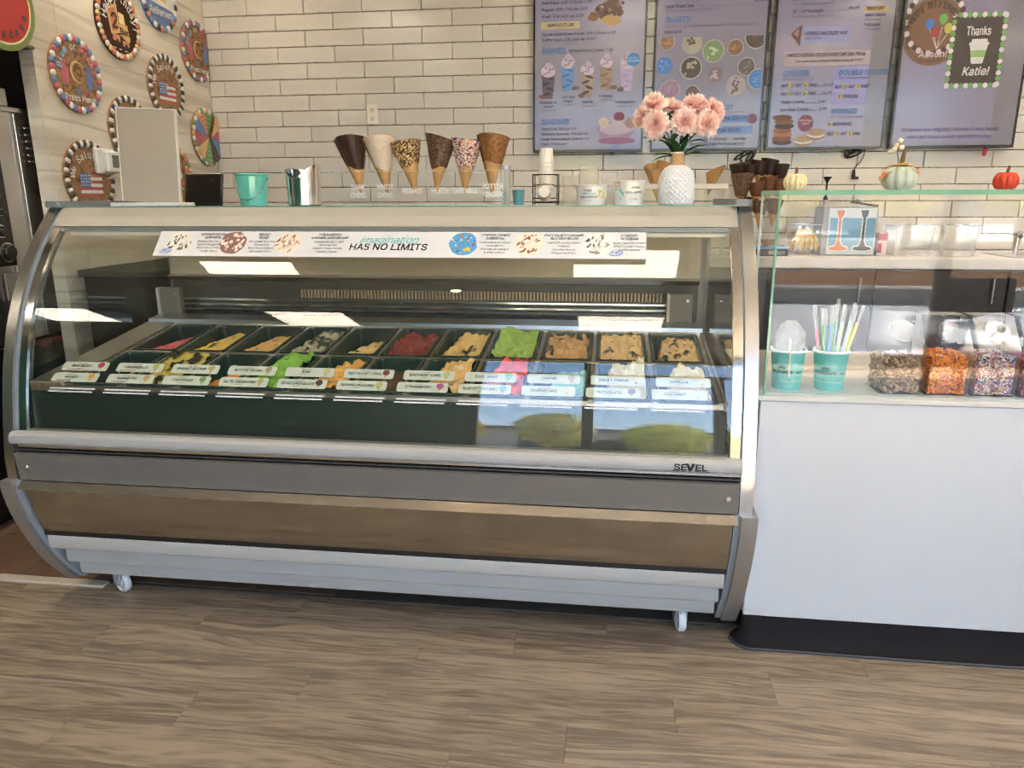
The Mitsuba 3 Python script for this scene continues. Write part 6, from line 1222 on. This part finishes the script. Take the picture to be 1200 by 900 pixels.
pr = [fp(rect(.006, .03, ww - .004, .185), 0, L(110, 156, 182))]
for cx_, c in ((.054, L(196, 120, 78)), (.168, L(74, 74, 78))):
    body = unary_union([rect(cx_ - .006, .04, cx_ + .006, .20), ell(cx_, .036, .046, .010), sg.Polygon([(cx_ - .02, .042), (cx_ + .02, .042), (cx_ + .005, .075), (cx_ - .005, .075)]), sg.Polygon([(cx_ - .012, .19), (cx_ + .012, .19), (cx_ + .02, .222), (cx_ - .02, .222)])])
    pr += [fp(body.buffer(.005), .0006, L(220, 224, 222)), fp(body, .0012, c)]
part(k, 'picture', shape(pr, 'm_paint', angle=0, smooth=False), kind='stuff')
k = thing('scoop_lid', 'thin dark lid lying tilted on the picture box', 'lid'); scene[k] = shape([(rot(box(1.20, 1.315, 3.98, 4.06, 1.2735, 1.282, .002), 9, (0, 1, 0), (1.315, 4, 1.2735)), L(70, 62, 58)), (mv(lathe([(0, .016), (.010, .014), (.018, .004), (.018, 0)], 16), 1.222, 4.02, 1.294), L(120, 116, 110))], 'm_gloss')
k = thing('pump_bottle', 'bottle with a black pump top behind the picture box', 'pump bottle')
part(k, 'bottle', shape([(mv(lathe([(0, 0), (.030, 0), (.032, .004), (.032, .20), (.022, .235), (.012, .245), (.012, .27), (0, .27)], 28), 1.115, 4.19, ZB), L(196, 190, 180))], 'm_gloss')); part(k, 'pump', shape([(mv(lathe([(.011, .270), (.011, .285), (.005, .29), (.005, .355), (.008, .365), (.021, .385), (.021, .388), (0, .388)], 24), 1.115, 4.19, ZB), L(22, 22, 22))], 'm_gloss'))
k = thing('carton', 'small red and white carton right of the picture box', 'carton'); part(k, 'body', shape([(box(1.326, 1.372, 3.97, 4.03, ZB, 1.145, .002), L(220, 206, 200))])); part(k, 'red_panel', shape([(box(1.3255, 1.3725, 3.9685, 3.97, 1.11, 1.145), L(166, 52, 56)), (box(1.328, 1.348, 3.9685, 3.97, ZB + .015, 1.095), L(170, 60, 84))]))
bin_(1.392, 1.575, 3.92, 4.10, .150, 'larger empty clear bin right of the red carton'); bin_(1.600, 1.780, 3.92, 4.10, .150, 'empty clear bin right of the larger bin, nearer the tap')
k = thing('paper_receipt', 'crumpled strip of white paper standing in the right clear bin', 'paper'); scene[k] = shape([(rot(box(1.655, 1.668, 4.0, 4.001, ZB + .05, ZB + .17), 32, (0, 1, 0), (1.66, 4, ZB + .1)), L(228, 224, 214))])
k = thing('sink_tap', 'chrome tap on the back counter at the right edge', 'tap'); part(k, 'spout', shape([(tube([(2.06, 4.15, ZB), (2.06, 4.15, ZB + .09), (2.05, 4.12, ZB + .105), (2.02, 4.04, ZB + .10), (2.0, 4.0, ZB + .095)], .011, 10), SILV)], 'm_chrome')); part(k, 'handle', shape([(cyl((2.02, 4.14, ZB + .10), (2.12, 4.14, ZB + .102), .008, 10), SILV)], 'm_chrome'))
k = thing('sink', 'steel sink rim set on the back counter below the tap', 'sink'); scene[k] = mikit.ply(box(1.92, 2.45, 3.87, 4.2, ZB, ZB + .004, .001), 'm_steel')
for i, (x, w, h) in enumerate(((-.215, .085, .115), (-.12, .10, .155), (-.01, .085, .13))):
    k = thing('acrylic_box', 'clear acrylic box on the back counter, %s of three behind the paper tubs' % ('leftmost', 'middle', 'rightmost')[i], 'acrylic box', 'clear boxes behind the tubs')
    part(k, 'walls', mikit.ply(loft([rring(w, .10, .006, cx=x, cy=4.12, z=ZB + .20), rring(w, .10, .006, cx=x, cy=4.12, z=ZB + .29 + h)], (True, False)), 'm_bin', smooth=30))
    part(k, 'stand', mikit.ply(box(x - w / 2, x + w / 2, 4.07, 4.17, ZB, ZB + .2), 'm_clear'))
    part(k, 'edge', shape([(box(x - w / 2, x + w / 2, 4.069, 4.072, ZB + .287 + h, ZB + .290 + h), L(186, 190, 190))], 'm_gloss'))
